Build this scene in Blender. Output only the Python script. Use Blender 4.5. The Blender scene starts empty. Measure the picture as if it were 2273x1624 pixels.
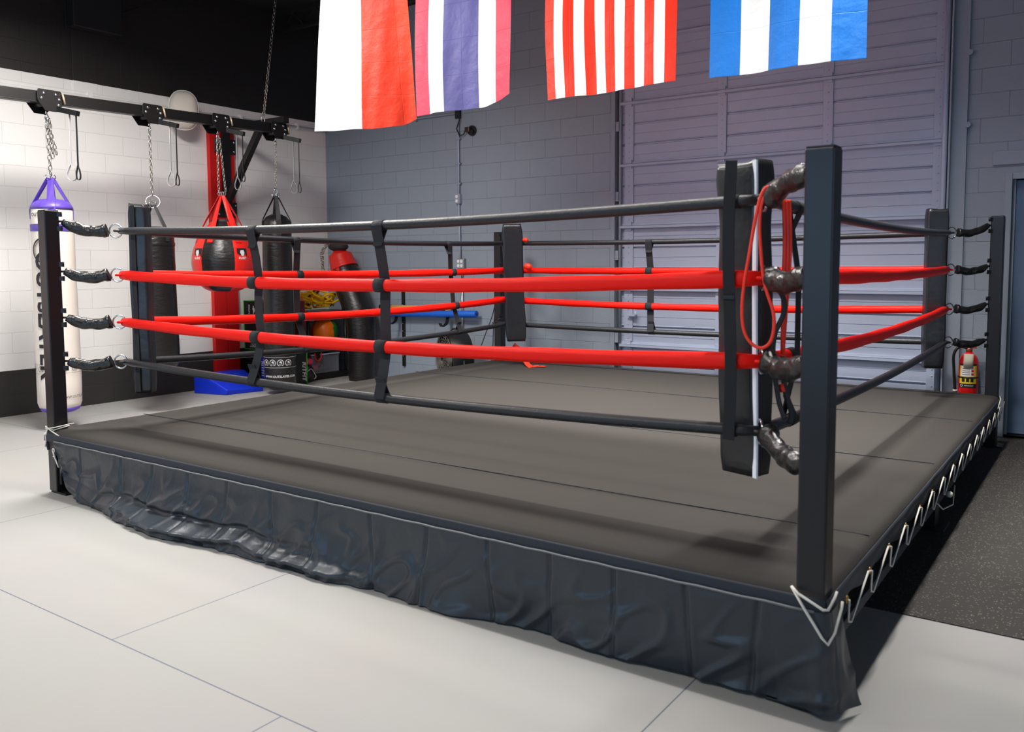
import bpy, bmesh, math, random
from math import sin, cos, pi, radians
from mathutils import Vector, Matrix
import numpy as np
random.seed(7)
SC = bpy.context.scene
COL = SC.collection

# ------------------------------------------------------------------ camera
FPX, SY, PITCH, ROLL, YAW = 1899.0, -79.98, 0.07531, -0.00489, 0.61362
CX, CY, CZ = 0.7599, -2.7765, 1.45
_F = Vector((-sin(YAW) * cos(PITCH), cos(YAW) * cos(PITCH), -sin(PITCH)))
_R = Vector((cos(YAW), sin(YAW), 0))
_U = _R.cross(_F)
R2 = _R * cos(ROLL) + _U * sin(ROLL)
U2 = -_R * sin(ROLL) + _U * cos(ROLL)
CAM = Vector((CX, CY, CZ))
cd = bpy.data.cameras.new('camera'); cam = bpy.data.objects.new('camera', cd); COL.objects.link(cam)
m = Matrix((R2, U2, -_F)).transposed().to_4x4(); m.translation = CAM
cam.matrix_world = m
cd.sensor_width = 36; cd.lens = FPX / 2273 * 36
cd.shift_y = SY / 2273; cd.clip_start = 0.05; cd.clip_end = 100
cd.dof.use_dof = True; cd.dof.focus_distance = 6.3; cd.dof.aperture_fstop = 3.6
SC.camera = cam

# ------------------------------------------------------------------ world, exposure
w = bpy.data.worlds.new('world'); SC.world = w; w.use_nodes = True
w.node_tree.nodes['Background'].inputs[0].default_value = (0.55, 0.75, 1.0, 1)
w.node_tree.nodes['Background'].inputs[1].default_value = 0.025
SC.view_settings.view_transform = 'Standard'; SC.view_settings.look = 'None'
SC.view_settings.gamma = 1.0; SC.view_settings.exposure = 0.0
SC.cycles.use_denoising = True
SC.cycles.max_bounces = 6
SC.cycles.sample_clamp_indirect = 4.0

# ------------------------------------------------------------------ lights
def area(name, loc, sx, sy, power, col, rot=(0, 0, 0), spread=180):
    l = bpy.data.lights.new(name, 'AREA'); l.shape = 'RECTANGLE'; l.size = sx; l.size_y = sy
    l.energy = power; l.color = col; l.spread = radians(spread)
    o = bpy.data.objects.new(name, l); o.location = loc; o.rotation_euler = rot; COL.objects.link(o)
    return o
WARM = (1.0, 0.965, 0.92)
LAMP_Z = 4.32
LAMPS = [  # x, y, length along x, length along y, power, spread
    (-2.4, 0.55, 3.4, 0.14, 88, 120),
    (-0.35, 2.3, 0.14, 3.0, 100, 98),
    (-5.2, 0.8, 1.1, 1.2, 255, 165),
    (-5.0, -2.4, 1.6, 0.14, 115, 165),  # added lamp, fills in the rack beam shadow on the left wall
    (-2.6, 3.0, 3.2, 0.14, 155, 98),  # added lamp, brightens the lower back wall and roll-up door
    (-1.6, -2.5, 2.4, 0.14, 58, 165),
]
for i, (x, y, sx, sy, p, spr) in enumerate(LAMPS):
    area('ceiling_lamp_light', (x, y, LAMP_Z - 0.07), sx, sy, p, WARM, spread=spr)
# cool fills; the first stands for daylight from unseen windows behind the camera
area('cool_fill_light', (-3.0, -7.6, 1.9), 8.0, 2.4, 115, (0.42, 0.68, 1.0), rot=(radians(90), 0, 0), spread=170)
area('cool_fill_light', (4.3, -2.0, 1.7), 6.0, 2.2, 30, (0.45, 0.70, 1.0), rot=(radians(90), 0, radians(90)), spread=170)  # side fill light before the solid right wall, no window there

# ------------------------------------------------------------------ materials
def lin(c):
    return tuple(((v / 255) / 12.92 if v / 255 <= 0.04045 else ((v / 255 + 0.055) / 1.055) ** 2.4) for v in c) + (1,)
_M = {}
def mat(name, rgb, rough=0.6, metal=0.0, noise=0.0, nscale=40, bump=0.0, bscale=200, spec=0.5, trans=0.0, alpha=1.0, coat=0.0, rough2=None, stretch=None, emit=None):
    if name in _M: return _M[name]
    m = bpy.data.materials.new(name); m.use_nodes = True
    nt = m.node_tree; b = nt.nodes['Principled BSDF']
    b.inputs['Base Color'].default_value = lin(rgb); b.inputs['Roughness'].default_value = rough
    b.inputs['Metallic'].default_value = metal; b.inputs['Specular IOR Level'].default_value = spec
    b.inputs['Transmission Weight'].default_value = trans; b.inputs['Alpha'].default_value = alpha
    b.inputs['Coat Weight'].default_value = coat
    if emit:
        b.inputs['Emission Color'].default_value = lin(emit[0]); b.inputs['Emission Strength'].default_value = emit[1]
    tc = nt.nodes.new('ShaderNodeTexCoord'); src = tc.outputs['Object']
    if stretch:
        mp = nt.nodes.new('ShaderNodeMapping'); mp.inputs['Scale'].default_value = stretch
        nt.links.new(src, mp.inputs[0]); src = mp.outputs[0]
    if noise:
        n = nt.nodes.new('ShaderNodeTexNoise'); n.inputs['Scale'].default_value = nscale; n.inputs['Detail'].default_value = 5
        nt.links.new(src, n.inputs['Vector'])
        mx = nt.nodes.new('ShaderNodeMix'); mx.data_type = 'RGBA'
        mx.inputs['A'].default_value = tuple(max(0, v * (1 - noise)) for v in lin(rgb)[:3]) + (1,)
        mx.inputs['B'].default_value = tuple(min(1, v * (1 + noise)) for v in lin(rgb)[:3]) + (1,)
        nt.links.new(n.outputs['Fac'], mx.inputs['Factor']); nt.links.new(mx.outputs['Result'], b.inputs['Base Color'])
    if bump:
        n = nt.nodes.new('ShaderNodeTexNoise'); n.inputs['Scale'].default_value = bscale; n.inputs['Detail'].default_value = 4
        nt.links.new(src, n.inputs['Vector'])
        bp = nt.nodes.new('ShaderNodeBump'); bp.inputs['Strength'].default_value = bump; bp.inputs['Distance'].default_value = 0.01
        nt.links.new(n.outputs['Fac'], bp.inputs['Height']); nt.links.new(bp.outputs[0], b.inputs['Normal'])
    _M[name] = m
    return m

def nodes(name):
    m = bpy.data.materials.new(name); m.use_nodes = True
    return m, m.node_tree, m.node_tree.nodes['Principled BSDF']

def block_mat(name, axis, bands, rough=0.55, bumpst=0.6):
    """painted concrete blocks in running bond; bands = [(z_from, colour)] paint bands by height, optional x limit"""
    m, nt, b = nodes(name)
    tc = nt.nodes.new('ShaderNodeTexCoord'); sp = nt.nodes.new('ShaderNodeSeparateXYZ'); cb = nt.nodes.new('ShaderNodeCombineXYZ')
    nt.links.new(tc.outputs['Object'], sp.inputs[0])
    nt.links.new(sp.outputs[axis], cb.inputs[0]); nt.links.new(sp.outputs[2], cb.inputs[1])
    br = nt.nodes.new('ShaderNodeTexBrick'); br.inputs['Scale'].default_value = 1
    br.inputs['Brick Width'].default_value = 0.41; br.inputs['Row Height'].default_value = 0.2035
    br.inputs['Mortar Size'].default_value = 0.0035; br.inputs['Mortar Smooth'].default_value = 0.6
    br.inputs['Bias'].default_value = 0; br.offset = 0.5
    br.inputs['Color1'].default_value = (1, 1, 1, 1); br.inputs['Color2'].default_value = (0.96, 0.96, 0.96, 1); br.inputs['Mortar'].default_value = (0.80, 0.80, 0.80, 1)
    nt.links.new(cb.outputs[0], br.inputs['Vector'])
    prev = None
    for i, (z, c) in enumerate(bands):
        if prev is None:
            rgb = nt.nodes.new('ShaderNodeRGB'); rgb.outputs[0].default_value = lin(c); prev = rgb.outputs[0]; continue
        g = nt.nodes.new('ShaderNodeMath'); g.operation = 'GREATER_THAN'; g.inputs[1].default_value = z
        nt.links.new(sp.outputs[2], g.inputs[0])
        mx = nt.nodes.new('ShaderNodeMix'); mx.data_type = 'RGBA'; nt.links.new(g.outputs[0], mx.inputs['Factor'])
        nt.links.new(prev, mx.inputs['A']); mx.inputs['B'].default_value = lin(c); prev = mx.outputs['Result']
    mu = nt.nodes.new('ShaderNodeMix'); mu.data_type = 'RGBA'; mu.blend_type = 'MULTIPLY'; mu.inputs['Factor'].default_value = 0.5
    nt.links.new(prev, mu.inputs['A']); nt.links.new(br.outputs['Color'], mu.inputs['B'])
    nt.links.new(mu.outputs['Result'], b.inputs['Base Color'])
    n = nt.nodes.new('ShaderNodeTexNoise'); n.inputs['Scale'].default_value = 60; n.inputs['Detail'].default_value = 6
    nt.links.new(tc.outputs['Object'], n.inputs['Vector'])
    ma = nt.nodes.new('ShaderNodeMath'); ma.operation = 'MULTIPLY_ADD'; ma.inputs[1].default_value = -1.0
    nt.links.new(br.outputs['Fac'], ma.inputs[0])
    ms = nt.nodes.new('ShaderNodeMath'); ms.operation = 'MULTIPLY'; ms.inputs[1].default_value = 0.45
    nt.links.new(n.outputs['Fac'], ms.inputs[0]); nt.links.new(ms.outputs[0], ma.inputs[2])
    bp = nt.nodes.new('ShaderNodeBump'); bp.inputs['Strength'].default_value = bumpst; bp.inputs['Distance'].default_value = 0.004
    nt.links.new(ma.outputs[0], bp.inputs['Height']); nt.links.new(bp.outputs[0], b.inputs['Normal'])
    b.inputs['Roughness'].default_value = rough
    return m

def mats_mat():
    """grey martial-arts mats, 1 m x 2 m, with thin dark joints"""
    m, nt, b = nodes('mat_floor')
    tc = nt.nodes.new('ShaderNodeTexCoord'); sp = nt.nodes.new('ShaderNodeSeparateXYZ'); nt.links.new(tc.outputs['Object'], sp.inputs[0])
    cb = nt.nodes.new('ShaderNodeCombineXYZ')
    ax = nt.nodes.new('ShaderNodeMath'); ax.operation = 'ADD'; ax.inputs[1].default_value = 101.03
    ay = nt.nodes.new('ShaderNodeMath'); ay.operation = 'ADD'; ay.inputs[1].default_value = 98.39 + 1
    nt.links.new(sp.outputs[1], ax.inputs[0]); nt.links.new(sp.outputs[0], ay.inputs[0])
    nt.links.new(ax.outputs[0], cb.inputs[1]); nt.links.new(ay.outputs[0], cb.inputs[0])
    # rows of 2 m along y: brick runs along x with width 2, joints offset by half
    br = nt.nodes.new('ShaderNodeTexBrick'); br.inputs['Scale'].default_value = 1
    br.inputs['Brick Width'].default_value = 2.0; br.inputs['Row Height'].default_value = 2.0
    br.inputs['Mortar Size'].default_value = 0.0028; br.inputs['Mortar Smooth'].default_value = 0.3; br.offset = 0.5
    nt.links.new(cb.outputs[0], br.inputs['Vector'])
    br.inputs['Color1'].default_value = lin((153, 151, 149)); br.inputs['Color2'].default_value = lin((150, 149, 147)); br.inputs['Mortar'].default_value = lin((70, 82, 104))
    n = nt.nodes.new('ShaderNodeTexNoise'); n.inputs['Scale'].default_value = 1.3; n.inputs['Detail'].default_value = 6
    nt.links.new(tc.outputs['Object'], n.inputs['Vector'])
    mx = nt.nodes.new('ShaderNodeMix'); mx.data_type = 'RGBA'; mx.blend_type = 'MULTIPLY'; mx.inputs['Factor'].default_value = 0.12
    nt.links.new(br.outputs['Color'], mx.inputs['A']); nt.links.new(n.outputs['Color'], mx.inputs['B'])
    nt.links.new(mx.outputs['Result'], b.inputs['Base Color'])
    n2 = nt.nodes.new('ShaderNodeTexNoise'); n2.inputs['Scale'].default_value = 500
    nt.links.new(tc.outputs['Object'], n2.inputs['Vector'])
    bp = nt.nodes.new('ShaderNodeBump'); bp.inputs['Strength'].default_value = 0.15; bp.inputs['Distance'].default_value = 0.001
    nt.links.new(n2.outputs['Fac'], bp.inputs['Height']); nt.links.new(bp.outputs[0], b.inputs['Normal'])
    b.inputs['Roughness'].default_value = 0.62; b.inputs['Specular IOR Level'].default_value = 0.35
    return m

def rubber_mat():
    m, nt, b = nodes('rubber_floor')
    tc = nt.nodes.new('ShaderNodeTexCoord')
    v = nt.nodes.new('ShaderNodeTexVoronoi'); v.inputs['Scale'].default_value = 130; nt.links.new(tc.outputs['Object'], v.inputs['Vector'])
    cr = nt.nodes.new('ShaderNodeSeparateColor'); nt.links.new(v.outputs['Color'], cr.inputs[0])
    g = nt.nodes.new('ShaderNodeMath'); g.operation = 'GREATER_THAN'; g.inputs[1].default_value = 0.86; nt.links.new(cr.outputs[0], g.inputs[0])
    d = nt.nodes.new('ShaderNodeMath'); d.operation = 'LESS_THAN'; d.inputs[1].default_value = 0.42; nt.links.new(v.outputs['Distance'], d.inputs[0])
    mu = nt.nodes.new('ShaderNodeMath'); mu.operation = 'MULTIPLY'; nt.links.new(g.outputs[0], mu.inputs[0]); nt.links.new(d.outputs[0], mu.inputs[1])
    mx = nt.nodes.new('ShaderNodeMix'); mx.data_type = 'RGBA'; nt.links.new(mu.outputs[0], mx.inputs['Factor'])
    mx.inputs['A'].default_value = lin((40, 37, 34)); mx.inputs['B'].default_value = lin((108, 102, 90))
    nt.links.new(mx.outputs['Result'], b.inputs['Base Color'])
    b.inputs['Roughness'].default_value = 0.8
    n2 = nt.nodes.new('ShaderNodeTexNoise'); n2.inputs['Scale'].default_value = 160; nt.links.new(tc.outputs['Object'], n2.inputs['Vector'])
    bp = nt.nodes.new('ShaderNodeBump'); bp.inputs['Strength'].default_value = 0.5; bp.inputs['Distance'].default_value = 0.003
    nt.links.new(n2.outputs['Fac'], bp.inputs['Height']); nt.links.new(bp.outputs[0], b.inputs['Normal'])
    return m

def stripe_mat(name, axis, x0, width, stops, rough=0.55):
    """cloth with vertical stripes; stops = [(fraction, colour)]"""
    m, nt, b = nodes(name)
    at_ = nt.nodes.new('ShaderNodeUVMap'); sp = nt.nodes.new('ShaderNodeSeparateXYZ'); nt.links.new(at_.outputs[0], sp.inputs[0])
    prev = None
    for f, c in stops:
        if prev is None:
            r = nt.nodes.new('ShaderNodeRGB'); r.outputs[0].default_value = lin(c); prev = r.outputs[0]; continue
        g = nt.nodes.new('ShaderNodeMath'); g.operation = 'GREATER_THAN'; g.inputs[1].default_value = f; nt.links.new(sp.outputs[0], g.inputs[0])
        mx = nt.nodes.new('ShaderNodeMix'); mx.data_type = 'RGBA'; nt.links.new(g.outputs[0], mx.inputs['Factor'])
        nt.links.new(prev, mx.inputs['A']); mx.inputs['B'].default_value = lin(c); prev = mx.outputs['Result']
    nt.links.new(prev, b.inputs['Base Color'])
    b.inputs['Roughness'].default_value = rough; b.inputs['Sheen Weight'].default_value = 0.2
    tr = nt.nodes.new('ShaderNodeBsdfTranslucent'); nt.links.new(prev, tr.inputs[0])
    ms = nt.nodes.new('ShaderNodeMixShader'); ms.inputs[0].default_value = 0.3
    out = nt.nodes['Material Output']
    nt.links.new(b.outputs[0], ms.inputs[1]); nt.links.new(tr.outputs[0], ms.inputs[2]); nt.links.new(ms.outputs[0], out.inputs[0])
    # fold creases and fine crumple
    tc = nt.nodes.new('ShaderNodeTexCoord')
    br = nt.nodes.new('ShaderNodeTexBrick'); br.inputs['Scale'].default_value = 1; br.inputs['Brick Width'].default_value = 0.31; br.inputs['Row Height'].default_value = 0.27
    br.inputs['Mortar Size'].default_value = 0.004; br.inputs['Mortar Smooth'].default_value = 1; br.offset = 0
    sx = nt.nodes.new('ShaderNodeSeparateXYZ'); nt.links.new(tc.outputs['Object'], sx.inputs[0])
    cb = nt.nodes.new('ShaderNodeCombineXYZ'); nt.links.new(sx.outputs[0], cb.inputs[0]); nt.links.new(sx.outputs[2], cb.inputs[1])
    nt.links.new(cb.outputs[0], br.inputs['Vector'])
    n = nt.nodes.new('ShaderNodeTexNoise'); n.inputs['Scale'].default_value = 9; n.inputs['Detail'].default_value = 4; nt.links.new(tc.outputs['Object'], n.inputs['Vector'])
    ad = nt.nodes.new('ShaderNodeMath'); ad.operation = 'MULTIPLY_ADD'; ad.inputs[1].default_value = -0.12
    nt.links.new(br.outputs['Fac'], ad.inputs[0]); nt.links.new(n.outputs['Fac'], ad.inputs[2])
    bp = nt.nodes.new('ShaderNodeBump'); bp.inputs['Strength'].default_value = 0.6; bp.inputs['Distance'].default_value = 0.02
    nt.links.new(ad.outputs[0], bp.inputs['Height']); nt.links.new(bp.outputs[0], b.inputs['Normal'])
    return m

WHITE_WALL = (240, 238, 235); SLATE = (140, 150, 162); BLACKP = (31, 28, 26)
M_wall_left = block_mat('wall_left_paint', 1, [(-9, (42, 40, 40)), (0.447, WHITE_WALL), (3.36, BLACKP)])
M_wall_back = block_mat('wall_back_paint', 0, [(-9, SLATE)], rough=0.6, bumpst=0.9)
M_floor = mats_mat(); M_rubber = rubber_mat()
M_slate = mat('slate_paint', (140, 150, 162), 0.5, noise=0.06, nscale=8)
M_slate_metal = mat('slate_metal_paint', (168, 178, 198), 0.42, noise=0.05, nscale=5)
M_canvas = mat('ring_canvas', (50, 47, 44), 0.85, spec=0.3, noise=0.07, nscale=2.5, bump=0.25, bscale=900)
M_band = mat('canvas_edge', (40, 46, 56), 0.7, bump=0.2, bscale=700)
M_skirt = mat('skirt_nylon', (33, 42, 51), 0.36, noise=0.15, nscale=6, bump=0.12, bscale=40, spec=0.6)
M_post = mat('post_black_steel', (24, 23, 26), 0.3, noise=0.15, nscale=14, bump=0.08, bscale=500, stretch=(6, 6, 1))
M_black = mat('black_powdercoat', (15, 14, 14), 0.42, bump=0.15, bscale=300)
M_vinyl = mat('black_vinyl', (26, 28, 31), 0.33, noise=0.1, nscale=10, bump=0.6, bscale=9, spec=0.6)
M_vinyl_w = mat('wrinkled_black_vinyl', (22, 21, 21), 0.28, bump=0.7, bscale=30, spec=0.7)
M_bagblack = mat('bag_black_leather', (24, 22, 22), 0.36, noise=0.15, nscale=8, bump=0.5, bscale=14, stretch=(1, 1, 3))
M_ropeblack = mat('rope_cover_black', (34, 36, 40), 0.42, bump=0.2, bscale=90)
M_ropered = mat('rope_cover_red', (255, 20, 3), 0.5, bump=0.3, bscale=24, spec=0.25, stretch=(.25, .25, 2))
M_webbing = mat('black_webbing', (32, 35, 41), 0.8, bump=0.5, bscale=500)
M_chrome = mat('chrome', (205, 208, 212), 0.2, metal=1.0)
M_zinc = mat('zinc_chain', (170, 165, 158), 0.35, metal=1.0)
M_cord = mat('white_cord', (225, 222, 212), 0.7, bump=0.4, bscale=600)
M_whitepipe = mat('white_piping', (225, 228, 238), 0.5)
M_bandred = mat('latex_band_red', (245, 52, 20), 0.4)
M_red = mat('red_paint', (205, 16, 14), 0.45, noise=0.1, nscale=6)
M_redvinyl = mat('red_vinyl', (215, 32, 22), 0.38, bump=0.5, bscale=14)
M_white_canvas = mat('white_bag_vinyl', (228, 220, 210), 0.42, bump=0.3, bscale=10)
M_purple = mat('purple_vinyl', (92, 68, 170), 0.4, bump=0.4, bscale=20)
M_print = mat('black_print', (28, 26, 32), 0.5)
M_printw = mat('pale_print', (205, 205, 205), 0.5)
M_whitepaint = mat('white_paint', (236, 234, 232), 0.45)
M_offwhite = mat('offwhite_grille', (226, 216, 204), 0.6, bump=0.6, bscale=260)
M_blue = mat('blue_foam', (6, 46, 200), 0.42)
M_ceiling = mat('ceiling_black', (20, 20, 21), 0.8)
M_duct = mat('black_duct', (24, 24, 25), 0.6)
M_grey = mat('grey_plastic', (150, 158, 170), 0.5)
M_strapgrey = mat('grey_strap', (185, 185, 188), 0.6)
M_strapblack = mat('dark_strap', (34, 34, 36), 0.7)
M_green = mat('green_edge', (52, 190, 40), 0.5)
M_foam = mat('black_foam_cover', (18, 17, 17), 0.5, bump=0.15, bscale=120)
M_shelf = mat('black_shelf_plastic', (24, 23, 24), 0.42)
M_yellow = mat('yellow_tube', (250, 196, 18), 0.38)
M_orange = mat('orange_plastic', (250, 128, 12), 0.42)
M_pink = mat('pink_cloth', (215, 48, 100), 0.6)
M_noodleb = mat('blue_noodle', (14, 96, 205), 0.55)
M_noodley = mat('tan_noodle', (235, 178, 96), 0.55)
M_fan = mat('fan_grey', (120, 116, 108), 0.45, metal=0.3)
M_bin = mat('clear_bin_plastic', (175, 180, 190), 0.15, alpha=0.2)
M_glass = mat('window_glass', (220, 235, 240), 0.05, alpha=0.2)

# ------------------------------------------------------------------ mesh helper
class MB:
    def __init__(s): s.v = []; s.f = []; s.sm = []; s.uv = {}
    def add(s, verts, faces, smooth=False):
        n = len(s.v); s.v += [tuple(v) for v in verts]; s.f += [tuple(i + n for i in f) for f in faces]; s.sm += [smooth] * len(faces)
        return s
    def box(s, x0, x1, y0, y1, z0, z1, M=None):
        x0, x1 = min(x0, x1), max(x0, x1); y0, y1 = min(y0, y1), max(y0, y1); z0, z1 = min(z0, z1), max(z0, z1)
        V = [Vector(p) for p in ((x0,y0,z0),(x1,y0,z0),(x1,y1,z0),(x0,y1,z0),(x0,y0,z1),(x1,y0,z1),(x1,y1,z1),(x0,y1,z1))]
        if M is not None: V = [M @ p for p in V]
        return s.add(V, [(0,3,2,1),(4,5,6,7),(0,1,5,4),(1,2,6,5),(2,3,7,6),(3,0,4,7)])
    def cbox(s, c, sx, sy, sz, rz=0, M=None):
        T = Matrix.Translation(Vector(c)) @ (M if M is not None else Matrix.Rotation(rz, 4, 'Z'))
        return s.box(-sx/2, sx/2, -sy/2, sy/2, -sz/2, sz/2, T)
    def tube(s, pts, r, n=10, closed=False, flat=None, up=(0, 0, 1), cap=True, prof=None, twist=0):
        """sweep a circle (or ellipse/profile) along pts; r number or list; flat=(a,b) multipliers in side/up directions"""
        P = [Vector(p) for p in pts]; N = len(P); R = r if isinstance(r, (list, tuple)) else [r] * N
        base = len(s.v); upv = Vector(up); prevB = None
        rings = []
        for i in range(N):
            a = P[(i - 1) % N] if (closed or i > 0) else P[i]; b = P[(i + 1) % N] if (closed or i < N - 1) else P[i]
            t = (b - a)
            t = t.normalized() if t.length > 1e-9 else Vector((0, 0, 1))
            if prevB is None:
                B = t.cross(upv)
                if B.length < 1e-3: B = t.cross(Vector((1, 0, 0)))
                B.normalize()
            else:
                B = prevB - t * prevB.dot(t)
                if B.length < 1e-4: B = t.cross(upv)
                B.normalize()
            prevB = B; Nn = B.cross(t).normalized()
            ring = []
            for k in range(n):
                an = 2 * pi * k / n + twist
                ca, sa = cos(an), sin(an)
                if prof: ca, sa = prof[k % len(prof)]
                fa, fb = flat if flat else (1, 1)
                s.v.append(tuple(P[i] + B * (ca * R[i] * fa) + Nn * (sa * R[i] * fb)))
                ring.append(len(s.v) - 1)
            rings.append(ring)
        M_ = N if closed else N - 1
        for i in range(M_):
            A, B2 = rings[i], rings[(i + 1) % N]
            for k in range(n):
                s.f.append((A[k], A[(k + 1) % n], B2[(k + 1) % n], B2[k])); s.sm.append(prof is None)
        if cap and not closed:
            s.f.append(tuple(reversed(rings[0]))); s.sm.append(False); s.f.append(tuple(rings[-1])); s.sm.append(False)
        return s
    def cyl(s, a, b, r, n=16, r2=None): return s.tube([a, b], [r, r if r2 is None else r2], n)
    def ribbon(s, pts, wdir, w, t=0.003, tdir=None):
        """flat strap through pts; width along wdir"""
        P = [Vector(p) for p in pts]; N = len(P); base = len(s.v); W = w if isinstance(w, (list, tuple)) else [w] * N
        for i in range(N):
            a, b = P[max(i - 1, 0)], P[min(i + 1, N - 1)]; tn = (b - a).normalized()
            wd = Vector(wdir[i] if isinstance(wdir, list) else wdir); wd = (wd - tn * wd.dot(tn)).normalized(); nn = tn.cross(wd).normalized()
            for q in (wd * W[i] / 2 + nn * t / 2, -wd * W[i] / 2 + nn * t / 2, -wd * W[i] / 2 - nn * t / 2, wd * W[i] / 2 - nn * t / 2):
                s.v.append(tuple(P[i] + q))
        for i in range(N - 1):
            for k in range(4):
                A = base + i * 4; s.f.append((A + k, A + (k + 1) % 4, A + 4 + (k + 1) % 4, A + 4 + k)); s.sm.append(False)
        s.f.append((base + 3, base + 2, base + 1, base)); s.f.append(tuple(base + 4 * (N - 1) + k for k in range(4))); s.sm += [False, False]
        return s
    def lathe(s, prof, c=(0, 0), n=32, z0=0, rfun=None, cap=True):
        """prof = [(r, z)]; rfun(angle, z) multiplies r"""
        base = len(s.v)
        for (r, z) in prof:
            for k in range(n):
                a = 2 * pi * k / n; rr = r * (rfun(a, z) if rfun else 1)
                s.v.append((c[0] + rr * cos(a), c[1] + rr * sin(a), z0 + z))
        for i in range(len(prof) - 1):
            for k in range(n):
                A = base + i * n; s.f.append((A + k, A + (k + 1) % n, A + n + (k + 1) % n, A + n + k)); s.sm.append(True)
        if cap:
            s.f.append(tuple(base + k for k in reversed(range(n)))); s.f.append(tuple(base + (len(prof) - 1) * n + k for k in range(n))); s.sm += [True, True]
        return s
    def torus(s, c, R, r, normal=(0, 0, 1), n=28, k=8, stretch=(1, 1), xdir=None):
        nz = Vector(normal).normalized(); x = Vector(xdir) if xdir is not None else nz.cross(Vector((0, 0, 1)))
        if x.length < 1e-3: x = Vector((1, 0, 0))
        x = (x - nz * x.dot(nz)).normalized(); y = nz.cross(x)
        pts = [Vector(c) + x * (R * stretch[0] * cos(2 * pi * i / n)) + y * (R * stretch[1] * sin(2 * pi * i / n)) for i in range(n)]
        return s.tube(pts, r, k, closed=True, up=tuple(nz))
    def sphere(s, c, r, n=16, m=10, sc=(1, 1, 1)):
        prof = [(r * sin(pi * i / m), -r * cos(pi * i / m)) for i in range(m + 1)]
        b = len(s.v); s.lathe([(max(p[0], 1e-4), p[1]) for p in prof], n=n)
        for i in range(b, len(s.v)):
            v = s.v[i]; s.v[i] = (c[0] + v[0] * sc[0], c[1] + v[1] * sc[1], c[2] + v[2] * sc[2])
        return s
    def prism(s, poly, axis, a, b):
        """poly in the two other axes (order x,y,z without axis), extruded a..b along axis"""
        def mk(p, h):
            q = list(p); q.insert(axis, h); return tuple(q)
        n = len(poly); V = [mk(p, a) for p in poly] + [mk(p, b) for p in poly]
        F = [tuple(range(n)), tuple(reversed(range(n, 2 * n)))] + [(i, i + n, (i + 1) % n + n, (i + 1) % n) for i in range(n)]
        return s.add(V, F)
    def grid(s, fn, nu, nv, smooth=True, uv=False):
        base = len(s.v)
        for j in range(nv + 1):
            for i in range(nu + 1): s.v.append(tuple(fn(i / nu, j / nv)))
        for j in range(nv):
            for i in range(nu):
                a = base + j * (nu + 1) + i; s.f.append((a, a + 1, a + nu + 2, a + nu + 1)); s.sm.append(smooth)
                if uv: s.uv[len(s.f) - 1] = [(i / nu, j / nv), ((i + 1) / nu, j / nv), ((i + 1) / nu, (j + 1) / nv), (i / nu, (j + 1) / nv)]
        return s

def obj(name, mb, material, parent=None, bevel=0, label=None, kind=None, seg=2, solid=0, wn=True):
    me = bpy.data.meshes.new(name)
    off = parent_loc(parent)
    me.from_pydata([(v[0] - off[0], v[1] - off[1], v[2] - off[2]) for v in mb.v], [], mb.f)
    me.polygons.foreach_set('use_smooth', mb.sm)
    if mb.uv:
        ul = me.uv_layers.new(name='UVMap')
        for pi_, co in mb.uv.items():
            p = me.polygons[pi_]
            for k, li in enumerate(p.loop_indices): ul.data[li].uv = co[k]
    me.update()
    bm = bmesh.new(); bm.from_mesh(me)
    if not solid: bmesh.ops.recalc_face_normals(bm, faces=bm.faces)
    bm.to_mesh(me); bm.free()
    mats = material if isinstance(material, list) else [material]
    for mm in mats: me.materials.append(mm)
    o = bpy.data.objects.new(name, me); COL.objects.link(o)
    if parent is not None: o.parent = parent
    if bevel:
        md = o.modifiers.new('bevel', 'BEVEL'); md.width = bevel; md.segments = seg; md.limit_method = 'ANGLE'; md.angle_limit = radians(40)
    if solid:
        md = o.modifiers.new('solid', 'SOLIDIFY'); md.thickness = solid; md.offset = 0
    if label: o['label'] = label
    if kind: o['kind'] = kind
    return o

def parent_loc(p):
    off = Vector((0, 0, 0))
    while p is not None:
        off += p.location; p = p.parent
    return off

def thing(name, label, cat, loc=(0, 0, 0), group=None):
    o = bpy.data.objects.new(name, None); o.empty_display_size = 0.05; COL.objects.link(o)
    o.location = loc; o['label'] = label; o['category'] = cat
    if group: o['group'] = group
    return o

def tag(o, label, cat, group=None):
    o['label'] = label; o['category'] = cat
    if group: o['group'] = group
    return o

def struct(name, mb, m, parent=None, **k):
    o = obj(name, mb, m, parent, **k)
    if parent is None: o['kind'] = 'structure'
    return o

def text_flat(body, size, bold=0.0, subdiv=0, shear=0.0, spacing=1.0):
    cu = bpy.data.curves.new('lettering', 'FONT'); cu.body = body; cu.size = size; cu.align_x = 'CENTER'; cu.align_y = 'CENTER'
    cu.offset = bold; cu.shear = shear; cu.space_character = spacing; cu.resolution_u = 3
    o = bpy.data.objects.new('lettering', cu); COL.objects.link(o)
    dg = bpy.context.evaluated_depsgraph_get(); me = bpy.data.meshes.new_from_object(o.evaluated_get(dg))
    bpy.data.objects.remove(o); bpy.data.curves.remove(cu)
    bm = bmesh.new(); bm.from_mesh(me); bpy.data.meshes.remove(me)
    if subdiv:
        bmesh.ops.triangulate(bm, faces=bm.faces)
        for _ in range(subdiv):
            es = [e for e in bm.edges if e.calc_length() > size * 0.18]
            if es: bmesh.ops.subdivide_edges(bm, edges=es, cuts=1); bmesh.ops.triangulate(bm, faces=bm.faces)
    bm.verts.ensure_lookup_table(); bm.verts.index_update()
    V = [(v.co.x, v.co.y) for v in bm.verts]; F = [tuple(v.index for v in f.verts) for f in bm.faces]; bm.free()
    return V, F

def text_on(mb, body, size, fn, **k):
    V, F = text_flat(body, size, **k)
    mb.add([fn(x, y) for x, y in V], F); return mb

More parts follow.
